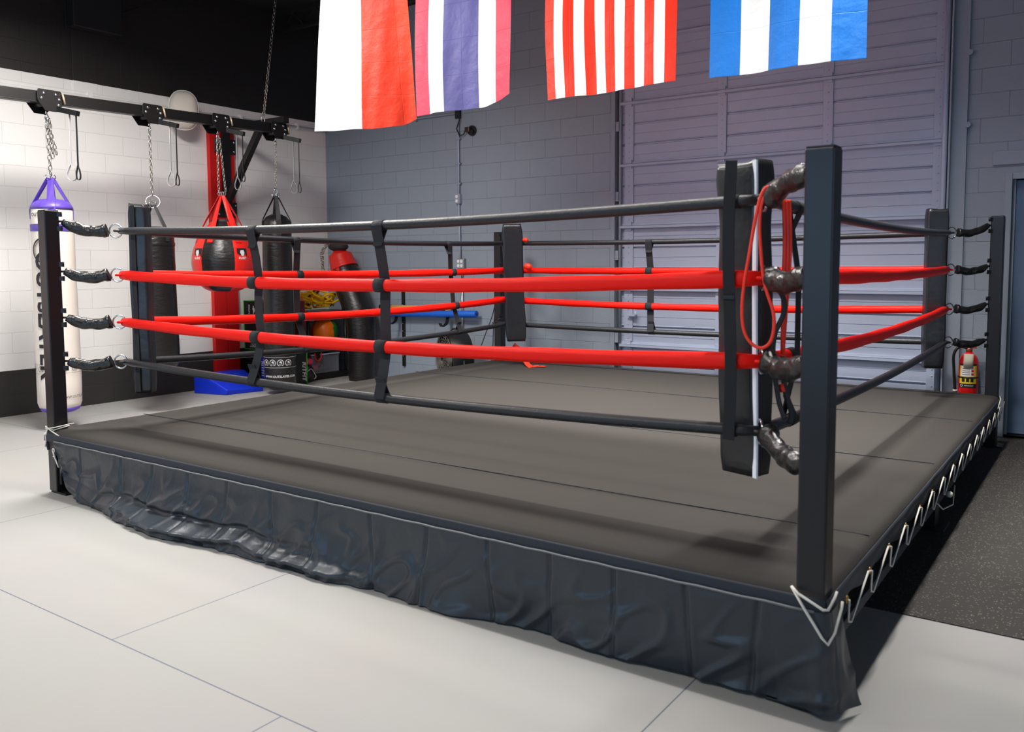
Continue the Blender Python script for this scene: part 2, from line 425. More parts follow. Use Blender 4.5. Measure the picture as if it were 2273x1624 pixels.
# ------------------------------------------------------------------ dimensions
W, D, DECK, PH, PW = 4.79, 4.87, 0.414, 1.81, 0.092
XL, YB = -8.046, 5.368
ZC = 4.65

# ------------------------------------------------------------------ room shell
struct('floor', MB().box(XL - 0.2, 4.5, -8, YB + 0.2, -0.12, 0), M_floor)
o = struct('floor_rubber', MB().box(-1.6, 4.5, 0.97, YB + 0.1, -0.02, 0.004), M_rubber)
struct('wall_left', MB().box(XL - 0.2, XL, -8, YB + 0.2, -0.1, ZC + 0.1), M_wall_left)
mb = MB()   # back wall with openings for the roll-up door and the side door
gx0, gx1, gtop = -3.62, -0.43, 4.5
dx0, dx1, dtop = 0.045, 1.0, 2.13
mb.box(XL, gx0, YB, YB + 0.2, -0.1, ZC + 0.1); mb.box(gx1, dx0, YB, YB + 0.2, -0.1, ZC + 0.1)
mb.box(dx0, dx1, YB, YB + 0.2, dtop, ZC + 0.1); mb.box(dx1, 4.5, YB, YB + 0.2, -0.1, ZC + 0.1); mb.box(gx0, gx1, YB, YB + 0.2, gtop, ZC + 0.1)
struct('wall_back', mb, M_wall_back)
struct('ceiling', MB().box(XL - 0.2, 4.7, -8.2, YB + 0.2, ZC, ZC + 0.1), M_ceiling)
mb = MB(); mb.box(XL - 0.2, 4.5, -8.2, -8, -0.1, 0.7); mb.box(XL - 0.2, 4.5, -8.2, -8, 3.1, ZC + 0.1); mb.box(XL - 0.2, -7.0, -8.2, -8, 0.7, 3.1); mb.box(1.0, 4.5, -8.2, -8, 0.7, 3.1)
struct('wall_front', mb, M_whitepaint)
mb = MB()
for i in range(5): x = -7.0 + 2.0 * i; mb.box(x - 0.03, x + 0.03, -8.12, -8.05, 0.7, 3.1)
mb.box(-7, 1, -8.12, -8.05, 0.7, 0.76); mb.box(-7, 1, -8.12, -8.05, 3.04, 3.1)
wo = struct('window_1', mb, M_black)
struct('pane', MB().box(-7, 1, -8.09, -8.08, 0.7, 3.1), M_glass, parent=wo)
struct('wall_right', MB().box(4.5, 4.7, -8.2, YB + 0.2, -0.1, ZC + 0.1), M_whitepaint)

# pilaster and black duct box on the left wall
struct('trim_1', MB().box(XL, XL + 0.012, 1.935, 2.19, 3.2, ZC), M_wall_left, bevel=0.003)
t = thing('wall_vent_box', 'flat black vent box high on the black upper left wall', 'vent', (XL, 2.15, 3.88))
obj('box', MB().box(XL, XL + 0.14, 1.9, 2.42, 3.88, ZC), M_duct, t, bevel=0.01)
obj('flange', MB().box(XL, XL + 0.02, 1.88, 2.44, 3.86, ZC), M_duct, t, bevel=0.004)
# steel joist under the ceiling
for i, yj in enumerate((4.6, 2.9)):
    t = thing('ceiling_joist', ['black open-web steel joist under the ceiling nearest the back wall', 'black open-web steel joist under the ceiling above the ring'][i], 'joist', (-2, yj, ZC - 0.26))
    obj('top_chord', MB().box(XL + 0.02, 4.4, yj - 0.03, yj + 0.03, ZC - 0.05, ZC), M_duct, t)
    obj('bottom_chord', MB().box(XL + 0.02, 4.4, yj - 0.03, yj + 0.03, ZC - 0.26, ZC - 0.23), M_duct, t)
    mb = MB(); k = 0; x = XL + 0.1
    while x < 4.2:
        mb.tube([(x, yj, ZC - 0.24), (x + 0.2, yj, ZC - 0.04), (x + 0.4, yj, ZC - 0.24)], 0.008, 6); x += 0.4
    obj('web', mb, M_duct, t)

# ceiling strip lamps (room lights, two of them added fills)
M_lamp = mat('lamp_diffuser', (255, 250, 240), 0.4, emit=((255, 248, 236), 1.5))
LL = ['above the front ring ropes', 'above the right side of the ring', 'over the hanging bags', 'over the left mats, added to soften the rack beam shadow', 'above the back half of the ring, added to light the roll-up door', 'over the mats in front of the near post']
for i, (x, y, sx, sy, p, spr) in enumerate(LAMPS):
    t = thing('strip_lamp', 'long black-bodied strip lamp ' + LL[i], 'lamp', (x, y, LAMP_Z))
    obj('housing', MB().box(x - sx/2 - 0.02, x + sx/2 + 0.02, y - sy/2 - 0.02, y + sy/2 + 0.02, LAMP_Z, LAMP_Z + 0.06), M_duct, t)
    obj('diffuser', MB().box(x - sx/2, x + sx/2, y - sy/2, y + sy/2, LAMP_Z - 0.02, LAMP_Z), M_lamp, t)
    for q in (-0.4, 0.4): obj('hanger', MB().cyl((x + q * sx, y + q * sy, LAMP_Z + 0.05), (x + q * sx, y + q * sy, ZC), 0.004, 6), M_duct, t)

# ------------------------------------------------------------------ roll-up door
door = obj('door_1', MB().box(gx0 + 0.02, gx1 - 0.02, YB + 0.10, YB + 0.12, 0.0, gtop), M_slate_metal); door['kind'] = 'structure'
secz = [0.0, 0.601, 1.2, 1.855, 2.499, 3.139, 3.78, 4.42]
yf = YB + 0.03
for i in range(7):
    z0, z1 = secz[i], secz[i + 1]; h = z1 - z0
    pr = [(yf + 0.06, z0 + 0.004), (yf, z0 + 0.004)]
    for fr in (1 / 3, 2 / 3):
        zz = z0 + h * fr
        pr += [(yf, zz - 0.018), (yf + 0.018, zz - 0.012), (yf + 0.018, zz), (yf - 0.006, zz + 0.004), (yf - 0.006, zz + 0.010), (yf, zz + 0.014)]
    pr += [(yf, z1 - 0.012), (yf + 0.06, z1 - 0.004)]
    # thin pressed lines between the ribs
    pr2 = []
    for a, b in zip(pr, pr[1:] + [None]):
        pr2.append(a)
        if b is not None and abs(a[0] - yf) < 1e-6 and abs(b[0] - yf) < 1e-6 and b[1] - a[1] > 0.1:
            zm = (a[1] + b[1]) / 2
            for q in (zm,): pr2 += [(yf, q - 0.004), (yf + 0.005, q - 0.002), (yf + 0.005, q + 0.002), (yf, q + 0.004)]
    struct('door_panel', MB().prism(pr2, 0, gx0 + 0.06, gx1 - 0.04), M_slate_metal, parent=door)
for i in range(1, 7):
    z = secz[i]
    mb = MB(); mb.box(gx0 + 0.05, gx1 - 0.05, yf - 0.045, yf, z + 0.002, z + 0.008); mb.box(gx0 + 0.05, gx1 - 0.05, yf - 0.045, yf - 0.04, z - 0.022, z + 0.008)
    mb.box(gx0 + 0.05, gx1 - 0.05, yf - 0.012, yf, z - 0.03, z + 0.03)
    struct('door_strut', mb, M_slate_metal, parent=door, bevel=0.002)
sx_ = [(-3.52, -3.42), (-2.50, -2.41), (-1.49, -1.40), (-0.56, -0.47)]
for a, b in sx_:
    for i in range(7):
        z0, z1 = secz[i], secz[i + 1]; c = (a + b) / 2
        mb = MB(); mb.box(a, b, yf - 0.016, yf + 0.002, z0 + 0.035, z1 - 0.03)
        for zz in (z0 + 0.07, z0 + 0.13, z0 + 0.22, z0 + 0.28, z1 - 0.28, z1 - 0.22, z1 - 0.13, z1 - 0.07): mb.cyl((c, yf - 0.022, zz), (c, yf - 0.014, zz), 0.006, 8)
        struct('door_stile', mb, M_slate_metal, parent=door, bevel=0.003)
        if i: struct('door_hinge', MB().box(c - 0.035, c + 0.035, yf - 0.028, yf - 0.014, z0 - 0.045, z0 + 0.05).cyl((c - 0.04, yf - 0.03, z0), (c + 0.04, yf - 0.03, z0), 0.009, 8), M_slate_metal, parent=door)
mb = MB(); mb.box(-3.46, -3.36, yf - 0.05, yf - 0.02, 0.905, 0.925).cyl((-3.36, yf - 0.06, 0.90), (-3.36, yf - 0.06, 0.96), 0.012, 8)
struct('door_latch', mb, M_slate_metal, parent=door)
# tracks and frame around the door
mb = MB(); mb.box(gx0 - 0.045, gx0 + 0.0, YB - 0.02, YB + 0.05, 0, gtop); mb.box(gx0, gx0 + 0.012, YB - 0.045, YB + 0.08, 0, gtop)
mb.tube([(gx0 + 0.055, YB - 0.0, 0.05), (gx0 + 0.055, YB - 0.0, gtop)], 0.016, 10)
for z in (0.62, 1.5, 2.12, 2.85): mb.box(gx0 + 0.012, gx0 + 0.05, YB - 0.03, YB + 0.03, z, z + 0.1)
struct('trim_2', mb, M_slate)
mb = MB()   # right-hand steel angle column and pipe
mb.box(-0.425, -0.30, YB - 0.03, YB + 0.0, 0, ZC); mb.box(-0.43, -0.415, YB - 0.09, YB + 0.02, 0, ZC)
struct('trim_3', mb, M_slate, bevel=0.003)
o = obj('door_pipe', MB().tube([(-0.462, YB - 0.06, 0.1), (-0.462, YB - 0.06, 4.4)], 0.022, 14), M_slate_metal)
tag(o, 'slate-painted vertical pipe along the right edge of the roll-up door', 'pipe')
mb = MB()
for z in (3.19, 2.60): mb.cyl((-0.295, YB - 0.05, z), (-0.295, YB - 0.028, z), 0.024, 14)
struct('trim_4', mb, M_slate)
# side door at the right
mb = MB(); mb.box(dx0 - 0.05, dx0, YB - 0.035, YB + 0.12, 0, dtop + 0.05); mb.box(dx1, dx1 + 0.05, YB - 0.035, YB + 0.12, 0, dtop + 0.05); mb.box(dx0, dx1, YB - 0.035, YB + 0.12, dtop, dtop + 0.05)
fr = struct('door_2', mb, M_slate, bevel=0.006)
struct('door_leaf', MB().box(dx0 + 0.004, dx1 - 0.004, YB + 0.04, YB + 0.085, 0.03, dtop - 0.004), mat('blue_door', (92, 112, 140), 0.5, noise=0.05, nscale=3), parent=fr, bevel=0.003)
struct('stop_strip', MB().box(dx0, dx0 + 0.022, YB + 0.02, YB + 0.038, 0, dtop), M_slate, parent=fr)
struct('threshold', MB().box(dx0, dx1, YB - 0.02, YB + 0.14, 0.0, 0.022), M_black, parent=fr)
struct('trim_5', MB().box(dx0 - 0.15, dx1 + 0.1, YB - 0.02, YB + 0.0, dtop + 0.12, dtop + 0.235), M_slate, bevel=0.008)
struct('baseboard_back', MB().box(dx0 - 0.1, 4.4, YB - 0.02, YB, 0.0, 0.02), M_black)

# ------------------------------------------------------------------ conduit, outlets, wall device
t = thing('conduit', 'thin white painted pipe with clips high along the white left wall', 'pipe', (XL, 2, 3.2))
obj('pipe', MB().tube([(XL + 0.035, -2.0, 3.165), (XL + 0.035, 1.25, 3.195), (XL + 0.035, 5.33, 3.262)], 0.018, 10), M_whitepaint, t)
for y in (0.2, 2.1, 3.97, 4.85): obj('clip', MB().box(XL + .001, XL + 0.055, y - 0.015, y + 0.015, 3.165 + (y - 1) * 0.016, 3.245 + (y - 1) * 0.016), M_whitepaint, t)
t = thing('conduit', 'thin grey pipe running along the slate back wall behind the leftmost flags', 'pipe', (-7, YB, 3.2))
obj('pipe', MB().tube([(XL + 0.02, YB - 0.02, 3.27), (-5.74, YB - 0.02, 3.265)], 0.012, 8), M_slate, t)
for x in (-7.2, -6.4): obj('clip', MB().box(x - 0.012, x + 0.012, YB - 0.035, YB, 3.23, 3.30), M_slate, t)
t = thing('conduit', 'slate-painted vertical pipe from the ceiling pipe down to the upper outlet', 'pipe', (-5.73, YB, 2.3))
obj('pipe', MB().tube([(-5.733, YB - 0.02, 3.27), (-5.733, YB - 0.02, 2.30)], 0.012, 8), M_slate_metal, t)
for z in (2.95, 2.66, 2.42): obj('clip', MB().box(-5.765, -5.70, YB - 0.035, YB, z, z + 0.02), M_slate, t)
t = thing('conduit', 'bare metal pipe between the two outlets and on down behind the fan', 'pipe', (-5.71, YB, 0.4))
obj('pipe', MB().tube([(-5.735, YB - 0.02, 2.2), (-5.72, YB - 0.02, 1.52)], 0.011, 8), M_slate_metal, t, label='grey painted upper length of pipe')
obj('pipe', MB().tube([(-5.695, YB - 0.02, 1.44), (-5.70, YB - 0.02, 0.15)], 0.013, 8), M_chrome, t, label='shiny lower length of pipe')
def outlet(x, z, wd, label, m, quad=False):
    t = thing('power_outlet', label, 'outlet', (x, YB, z))
    obj('box', MB().box(x - wd / 2, x + wd / 2, YB - 0.05, YB, z - 0.06, z + 0.06), m, t, bevel=0.006)
    obj('cover_plate', MB().box(x - wd / 2 + 0.004, x + wd / 2 - 0.004, YB - 0.055, YB - 0.05, z - 0.055, z + 0.055), M_grey, t, bevel=0.002)
    for px in ((-0.025, 0.025) if quad else (0,)):
        for pz in (-0.026, 0.026): obj('socket', MB().cyl((x + px, YB - 0.06, z + pz), (x + px, YB - 0.052, z + pz), 0.018, 14), M_whitepaint, t)
outlet(-5.74, 2.25, 0.075, 'small grey upper outlet box with two sockets on the slate wall', M_slate_metal)
outlet(-5.70, 1.475, 0.11, 'metal lower outlet box with four sockets on the slate wall', M_zinc, True)
t = thing('wall_camera', 'round dark wall device with a curly cable between the second and third flags', 'camera', (-5.54, YB, 3.04))
obj('base', MB().cyl((-5.53, YB - 0.03, 3.04), (-5.53, YB, 3.04), 0.06, 24), M_black, t, bevel=0.004)
obj('body', MB().cbox((-5.56, YB - 0.055, 3.05), 0.07, 0.05, 0.06), mat('brown_plastic', (60, 38, 34), 0.4), t, bevel=0.008)
obj('lens', MB().cyl((-5.51, YB - 0.06, 3.02), (-5.51, YB - 0.03, 3.02), 0.025, 16), M_black, t)
obj('cable', MB().tube([(-5.73, YB - 0.03, 3.28), (-5.70, YB - 0.04, 3.18), (-5.745, YB - 0.04, 3.08), (-5.70, YB - 0.04, 2.995), (-5.64, YB - 0.04, 3.0), (-5.60, YB - 0.045, 3.06), (-5.57, YB - 0.05, 3.06)], 0.007, 8), M_black, t)
t = thing('cable_box', 'small dark junction box where the cable drops from the slate wall pipe', 'box', (-5.73, YB, 3.24))
obj('box', MB().box(-5.77, -5.70, YB - 0.04, YB, 3.20, 3.30), M_duct, t, bevel=0.004)

# ------------------------------------------------------------------ ring platform
t = thing('ring_platform', 'low square boxing ring platform with dark grey canvas deck and laced right side', 'boxing ring platform', (-W / 2, D / 2, 0))
x0, x1, y0, y1 = -W - 0.052, 0.052, -0.056, D + 0.05
rnd = np.random.RandomState(3)
def deck(u, v):
    x = x0 + (x1 - x0) * u; y = y0 + (y1 - y0) * v
    e = min(u, 1 - u, v, 1 - v)
    z = DECK + 0.004 * sin(x * 3.1 + y * 0.6) * sin(y * 1.7) * min(1, e * 12)
    if e < 1e-6: z -= 0.016
    return (x, y, z)
# top with rounded edge: custom grid spacing
def sp(u):  # denser at the borders
    return u
mb = MB()
us = [0, 0.002, 0.006, 0.012] + [i / 24 for i in range(1, 24)] + [0.988, 0.994, 0.998, 1]
ed = {0: -0.026, 0.002: -0.010, 0.006: -0.003, 0.994: -0.003, 0.998: -0.010, 1: -0.026}
n = len(us); V = []
for v in us:
    for u in us:
        x = x0 + (x1 - x0) * u; y = y0 + (y1 - y0) * v
        z = DECK + min(ed.get(u, 0), ed.get(v, 0)) + 0.003 * sin(x * 2.1 + 1) * sin(y * 1.9)
        V.append((x, y, z))
F = [(j * n + i, j * n + i + 1, (j + 1) * n + i + 1, (j + 1) * n + i) for j in range(n - 1) for i in range(n - 1)]
mb.add(V, F, True)
obj('canvas', mb, M_canvas, t)
# stitched panel seams on the canvas
mb = MB()
for x in (): pass
for y in (0.62, 2.05, 3.5): mb.box(x0 + 0.02, x1 - 0.02, y - 0.002, y + 0.002, DECK + 0.0005, DECK + 0.0042)
obj('canvas_seam', mb, M_band, t)
# canvas turned down over the edge on all sides
mb = MB()
def rim(a, b, nx, ny, drop, nseg, wob):
    A, B = Vector(a), Vector(b)
    def fn(u, v):
        p = A.lerp(B, u); z = DECK - 0.024 - v * drop
        o_ = 0.004 + wob * v * (0.5 + 0.5 * sin(u * 60)) * 0.012 - 0.03 * v * v * (wob > 0)
        dz = 0.010 * sin(u * 97) * v * (wob > 0)
        return (p.x + nx * o_, p.y + ny * o_, z + dz)
    mb.grid(fn, nseg, 5)
rim((x0, y0, 0), (x1, y0, 0), 0, -1, 0.05, 80, 0)
rim((x1, y0, 0), (x1, y1, 0), 1, 0, 0.115, 160, 1)
rim((x1, y1, 0), (x0, y1, 0), 0, 1, 0.115, 60, 1)
rim((x0, y1, 0), (x0, y0, 0), -1, 0, 0.115, 60, 1)
obj('canvas_edge', mb, M_band, t, solid=0.004)
# wooden base, steel edge beams, feet
obj('plywood_base', MB().box(x0 + 0.108, x1 - 0.108, y0 + 0.108, y1 - 0.108, 0.33, DECK - 0.03), M_black, t)
mb = MB()
for (a, b, c, d) in ((x0 + 0.11, x1 - 0.11, y0 + 0.11, y0 + 0.17), (x0 + 0.11, x1 - 0.11, y1 - 0.17, y1 - 0.11), (x0 + 0.11, x0 + 0.17, y0 + 0.17, y1 - 0.17), (x1 - 0.17, x1 - 0.11, y0 + 0.17, y1 - 0.17)):
    mb.box(a, b, c, d, 0.2, 0.33)
for k in range(1, 4): mb.box(x0 + 0.12, x1 - 0.12, k * D / 4 - 0.03, k * D / 4 + 0.03, 0.2, 0.33)
obj('steel_frame', mb, M_black, t)
for (fx, fy) in ((-0.05, 2.35), (-W + 0.05, 2.35), (-W / 2, 0.12), (-W / 2, D - 0.12), (-W / 2, D / 2)):
    obj('foot', MB().box(fx - 0.06, fx + 0.06, fy - 0.06, fy + 0.06, 0.01, 0.2).box(fx - 0.11, fx + 0.11, fy - 0.11, fy + 0.11, 0, 0.012), M_black, t, bevel=0.004)
# white lacing on the right side
mb = MB(); pts = []; y = 0.16; k = 0; gro = []
while y < D - 0.05:
    pts.append((0.072, y, 0.325)); gro.append(y)
    pts.append((0.062, y + 0.035, 0.235)); pts.append((0.060, y + 0.09, 0.215)); pts.append((0.074, y + 0.26, 0.345))
    y += 0.33
for a, b in zip(pts, pts[1:]): mb.cyl(a, b, 0.0036, 6)
obj('lacing_cord', mb, M_cord, t, label='white zigzag lacing cord')
for y in gro: obj('grommet', MB().torus((0.064, y, 0.325), 0.011, 0.003, (1, 0, 0), 14, 6), mat('brass', (190, 150, 90), 0.35, metal=1.0), t, label='brass grommet')
obj('frame_hem', MB().box(0.03, 0.045, 0.05, D - 0.1, 0.185, 0.225), M_band, t)

# ------------------------------------------------------------------ skirt
def interp(x, tab):
    for (a, b), (c, d) in zip(tab, tab[1:]):
        if x <= c: return b + (d - b) * max(0, (x - a)) / (c - a)
    return tab[-1][1]
pleats = [-4.40, -3.95, -3.63, -3.30, -2.96, -2.62, -2.28, -1.94, -1.60, -1.28, -0.98, -0.70, -0.42, -0.16]
hemz = [(-4.7, 0.16), (-4.55, 0.05), (-4.40, 0.012), (-3.2, 0.006), (-2.0, 0.006), (-1.2, 0.010), (-0.5, 0.018), (0.06, 0.02), (0.3, 0.03)]
hemo = [(-4.7, 0.0), (-4.45, 0.012), (-4.0, 0.055), (-3.62, 0.12), (-3.3, 0.10), (-2.5, 0.055), (-1.9, 0.03), (-1.1, -0.005), (-0.4, -0.015), (0.2, 0.01)]
def skirt(u, v):
    s_ = -W + 0.07 + u * (W + 0.0 - 0.02)          # arc length coordinate in x
    x = s_; yb = y0 - 0.010; nx, ny = 0.0, -1.0
    over = x - 0.03
    if over > 0:  # wrap round the near post
        a = min(over / 0.04, 1) * pi / 2; px = 0.03 + 0.035 * sin(a); py = yb + 0.035 * (1 - cos(a)) + max(0, over - 0.05); nx, ny = sin(a), -cos(a)
    else: px, py = x, yb
    zt = DECK - 0.066; zb = interp(x, hemz); z = zt + (zb - zt) * v
    o_ = interp(x, hemo) * v ** 2.2
    from mathutils import noise as NZ
    k_ = 0
    while k_ < len(pleats) and pleats[k_] < x: k_ += 1
    lo_ = pleats[k_ - 1] if k_ else -W; hi_ = pleats[k_] if k_ < len(pleats) else 0.1
    fr_ = (x - lo_) / (hi_ - lo_)
    o_ += (0.016 * sin(k_ * 2.4) * (fr_ - .5)) * v + 0.010 * v * sin(pi * fr_) * (1 if k_ % 2 else -.6)      # each panel tilts its own way
    for p in pleats:
        d_ = x - p - 0.03 * v * sin(p * 9)
        if abs(d_) < .08: o_ += -0.010 * math.exp(-(d_ / 0.007) ** 2) + 0.005 * math.exp(-((d_ - .02) / 0.014) ** 2) * v
    o_ += 0.035 * v * (NZ.noise(Vector((x * 2.3, v * 1.2, 3.1)))) + 0.016 * v * NZ.noise(Vector((x * 7.5 + v * 1.0, v * 1.4, 7.7)))
    q_ = NZ.noise(Vector((x * 7 + v * 1.6, v * 2.2, 1.3))); o_ += 0.014 * (1 - abs(q_) * 4 if abs(q_) < .25 else 0) * min(1, v * 1.6)   # sharp creases
    cr = math.exp(-((x + 3.35) / 0.75) ** 2); wv = 0.09 * NZ.noise(Vector((x * 3, 0, 0)))
    o_ += cr * 0.055 * math.exp(-((v - 0.86 + wv) / 0.06) ** 2) - cr * 0.03 * math.exp(-((v - 0.70 + wv) / 0.05) ** 2)
    cr2 = math.exp(-((x + 2.35) / 0.35) ** 2); o_ += cr2 * 0.035 * math.exp(-((v - 0.9) / 0.06) ** 2)
    if x > -0.1: o_ = o_ * 0.6 + 0.03 * v * max(0, (x - 0.0) / 0.1)
    if u < 0.03: px += 0.12 * v * v * (1 - u / 0.03)
    return (px + nx * o_, py + ny * o_, max(z, 0.004))
L_sk = W - 0.07 + 0.17
def skirt2(u, v):
    u2 = u * L_sk / (W - 0.02); return skirt(u2, v)
t = thing('ring_skirt', 'wrinkled black nylon skirt hanging along the front of the ring', 'ring skirt', (-W / 2, y0, 0))
obj('cloth', MB().grid(skirt2, 700, 48), M_skirt, t)
obj('top_seam', MB().tube([(-W + 0.08 + i * (W - 0.06) / 60, y0 - 0.012, DECK - 0.066 + 0.0015 * sin(i * 2.3)) for i in range(61)], 0.0045, 6), mat('skirt_binding', (110, 112, 114), 0.6), t, label='pale stitched top seam')

# ------------------------------------------------------------------ ring posts
CORN = {'front_left': (-W, 0, 1, 1), 'near': (0, 0, -1, 1), 'right': (0, D, -1, -1), 'far': (-W, D, 1, -1)}
PL = {'front_left': 'black square steel ring post at the left front corner before the white bag',
      'near': 'large black square steel ring post at the nearest corner',
      'right': 'black square steel ring post at the right corner beside the blue door',
      'far': 'black square steel ring post at the far corner by the slate wall'}
RZ = [1.683, 1.400, 1.096, 0.838]
PZ = [1.742, 1.425, 1.130, 0.850]
for k, (cx, cy, sx, sy) in CORN.items():
    t = thing('ring_post', PL[k], 'ring post', (cx, cy, 0)); a = PW / 2
    obj('tube', MB().box(cx - a, cx + a, cy - a, cy + a, 0.012, PH), M_post, t, bevel=0.007, seg=3)
    obj('cap', MB().box(cx - a + 0.003, cx + a - 0.003, cy - a + 0.003, cy + a - 0.003, PH, PH + 0.004), M_post, t)
    obj('base_plate', MB().box(cx - 0.09 + (0.05 if k in ('near','front_left') else 0) * sx, cx + 0.09 + (0.05 if k in ('near','front_left') else 0) * sx, cy - 0.04, cy + 0.14, 0, 0.012), M_black, t, bevel=0.003)
    for z in PZ:
        dn = Vector((sx, sy, 0)).normalized()
        c0 = Vector((cx + sx * a, cy + sy * a, z))
        for q in (-0.045, 0.045): obj('eye_bracket', MB().cbox(c0 + Vector((0, 0, q)), 0.022, 0.022, 0.03, radians(45)).cyl(c0 + Vector((0, 0, q - 0.016)) + dn * 0.012, c0 + Vector((0, 0, q + 0.016)) + dn * 0.012, 0.006, 8), M_post, t)
mb = MB()
obj_l = [o for o in COL.objects if o.name.startswith('ring_post')][0]
obj('frame_bracket', MB().box(-W + 0.047, -W + 0.075, -0.03, 0.05, 0.06, 0.22), M_black, obj_l, bevel=0.003)
far_post = [o for o in COL.objects if o.name.startswith('ring_post')][3]

# tie cords on the posts
t = thing('tie_cord', 'white cord knotted round the left front ring post', 'cord', (-W, 0, 0.41))
a = PW / 2 + 0.004
obj('loop', MB().tube([(-W - a, -a, .425), (-W + a, -a, .415), (-W + a, a, .43), (-W - a, a, .435)], 0.004, 6, closed=True).tube([(-W - a, -a - .002, .415), (-W + a, -a - .003, .432), (-W + a + .06, a, .452)], 0.004, 6).tube([(-W - a, -a, .43), (-W + .02, -a - .004, .41), (-W + .13, -a - .006, .385)], 0.004, 6), M_cord, t)
obj('tail', MB().tube([(-W - .02, -a - .004, .42), (-W - .035, -a - .012, .37), (-W - .03, -a - .012, .34), (-W - .045, -a - .012, .30)], 0.004, 6).sphere((-W - .03, -a - .012, .385), 0.011, 8, 6), M_cord, t)
t = thing('tie_cord', 'short white cord tied through a grommet low beside the left front ring post', 'cord', (-W + .09, -.06, .2))
obj('knot', MB().torus((-W + .07, -.068, .29), .012, .004, (0, 1, 0), 14, 6).tube([(-W + .07, -.07, .28), (-W + .085, -.072, .26), (-W + .1, -.072, .235), (-W + .13, -.07, .19)], .005, 6).tube([(-W + .075, -.074, .285), (-W + .10, -.075, .25), (-W + .08, -.076, .255)], .004, 6), M_cord, t)
t = thing('tie_cord', 'white cord looped round the nearest ring post over the skirt corner', 'cord', (0, 0, .41))
obj('loop', MB().tube([(-.055, -.062, .415), (-.03, -.075, .40), (0.05, -.078, .365), (0.062, -.065, .363), (0.068, -.01, .388), (.066, .02, .395)], .0045, 6)
    .tube([(-.055, -.062, .415), (-.01, -.08, .36), (.05, -.082, .275), (.066, -.074, .255), (.075, -.03, .28), (.076, .045, .335), (.074, .06, .352)], .0045, 6), M_cord, t)
t = thing('tie_cord', 'white cord looped round the middle foot on the ring platform right side', 'cord', (0.05, 2.3, .2))
obj('loop', MB().tube([(.06, 2.0, .22), (.05, 2.25, .13), (.075, 2.42, .12), (.07, 2.5, .21)], .004, 6).sphere((.07, 2.32, .2), .018, 8, 6), M_cord, t)
t = thing('tie_cord', 'white cord tied round the right corner ring post at deck height', 'cord', (0.05, D, .4))
obj('loop', MB().tube([(.066, D - .22, .34), (.066, D - .05, .39), (.056, D + .0, .405), (.054, D + .05, .40)], .004, 6), M_cord, t)

# ------------------------------------------------------------------ ropes
def cat(a, b, sag, n=28):
    a, b = Vector(a), Vector(b)
    return [a.lerp(b, i / n) - Vector((0, 0, sag * 4 * (i / n) * (1 - i / n))) for i in range(n + 1)]
RD = 0.30
ends = {'front': ((-W + RD, RD), (-RD + .015, RD - .015), 'front_left', 'near'),
        'right': ((-RD + .015, RD), (-RD, D - RD), 'near', 'right'),
        'back': ((-RD, D - RD), (-W + .16, D - RD), 'right', 'far'),
        'left': ((-W + RD, D - .16), (-W + RD, RD), 'far', 'front_left')}
SAG = {'front': [.035, .045, .045, .04], 'right': [.03, .02, .04, .035], 'back': [.02, .01, .04, .02], 'left': [.03, .02, .05, .055]}
LV = ['top black', 'upper red', 'lower red', 'bottom black']
SD = {'front': 'along the front of the ring', 'right': 'along the right side of the ring', 'back': 'along the back of the ring before the roll-up door', 'left': 'along the left side of the ring nearest the bags'}
ROPEPTS = {}
for sd, (A, B, ka, kb) in ends.items():
    for i in range(4):
        red = i in (1, 2)
        r = (0.0295 if red else 0.0235)
        z = RZ[i]; pts = cat((A[0], A[1], z), (B[0], B[1], z), SAG[sd][i], 44)
        ROPEPTS[(sd, i)] = pts
        o_ = thing('ring_rope', '%s rope %s' % (LV[i], SD[sd]), 'rope', pts[22], 'ropes of the boxing ring')
        tt = []
        for k in range(len(pts)):
            f = k / (len(pts) - 1); e = min(f, 1 - f)
            tt.append(r * (0.80 + 0.20 * min(1, e * 40)) * (1 + (0.05 * sin(f * 40 + i) if red else 0)))
        if red:  # soft sleeve, slightly flattened
            obj('sleeve', MB().tube(pts, tt, 16, flat=(0.82, 1.08)), M_ropered, o_)
        else: obj('sleeve', MB().tube(pts, tt, 16), M_ropeblack, o_)
        for q, s_ in ((0, 1), (-1, -1)):
            p = Vector(pts[q]); nx = (Vector(pts[1]) - Vector(pts[0])).normalized() * (1 if q == 0 else -1)
            obj('end_loop', MB().torus(p - nx * 0.012, 0.022, 0.008, (0, 0, 1), 16, 6), M_ropered if red else M_ropeblack, o_)

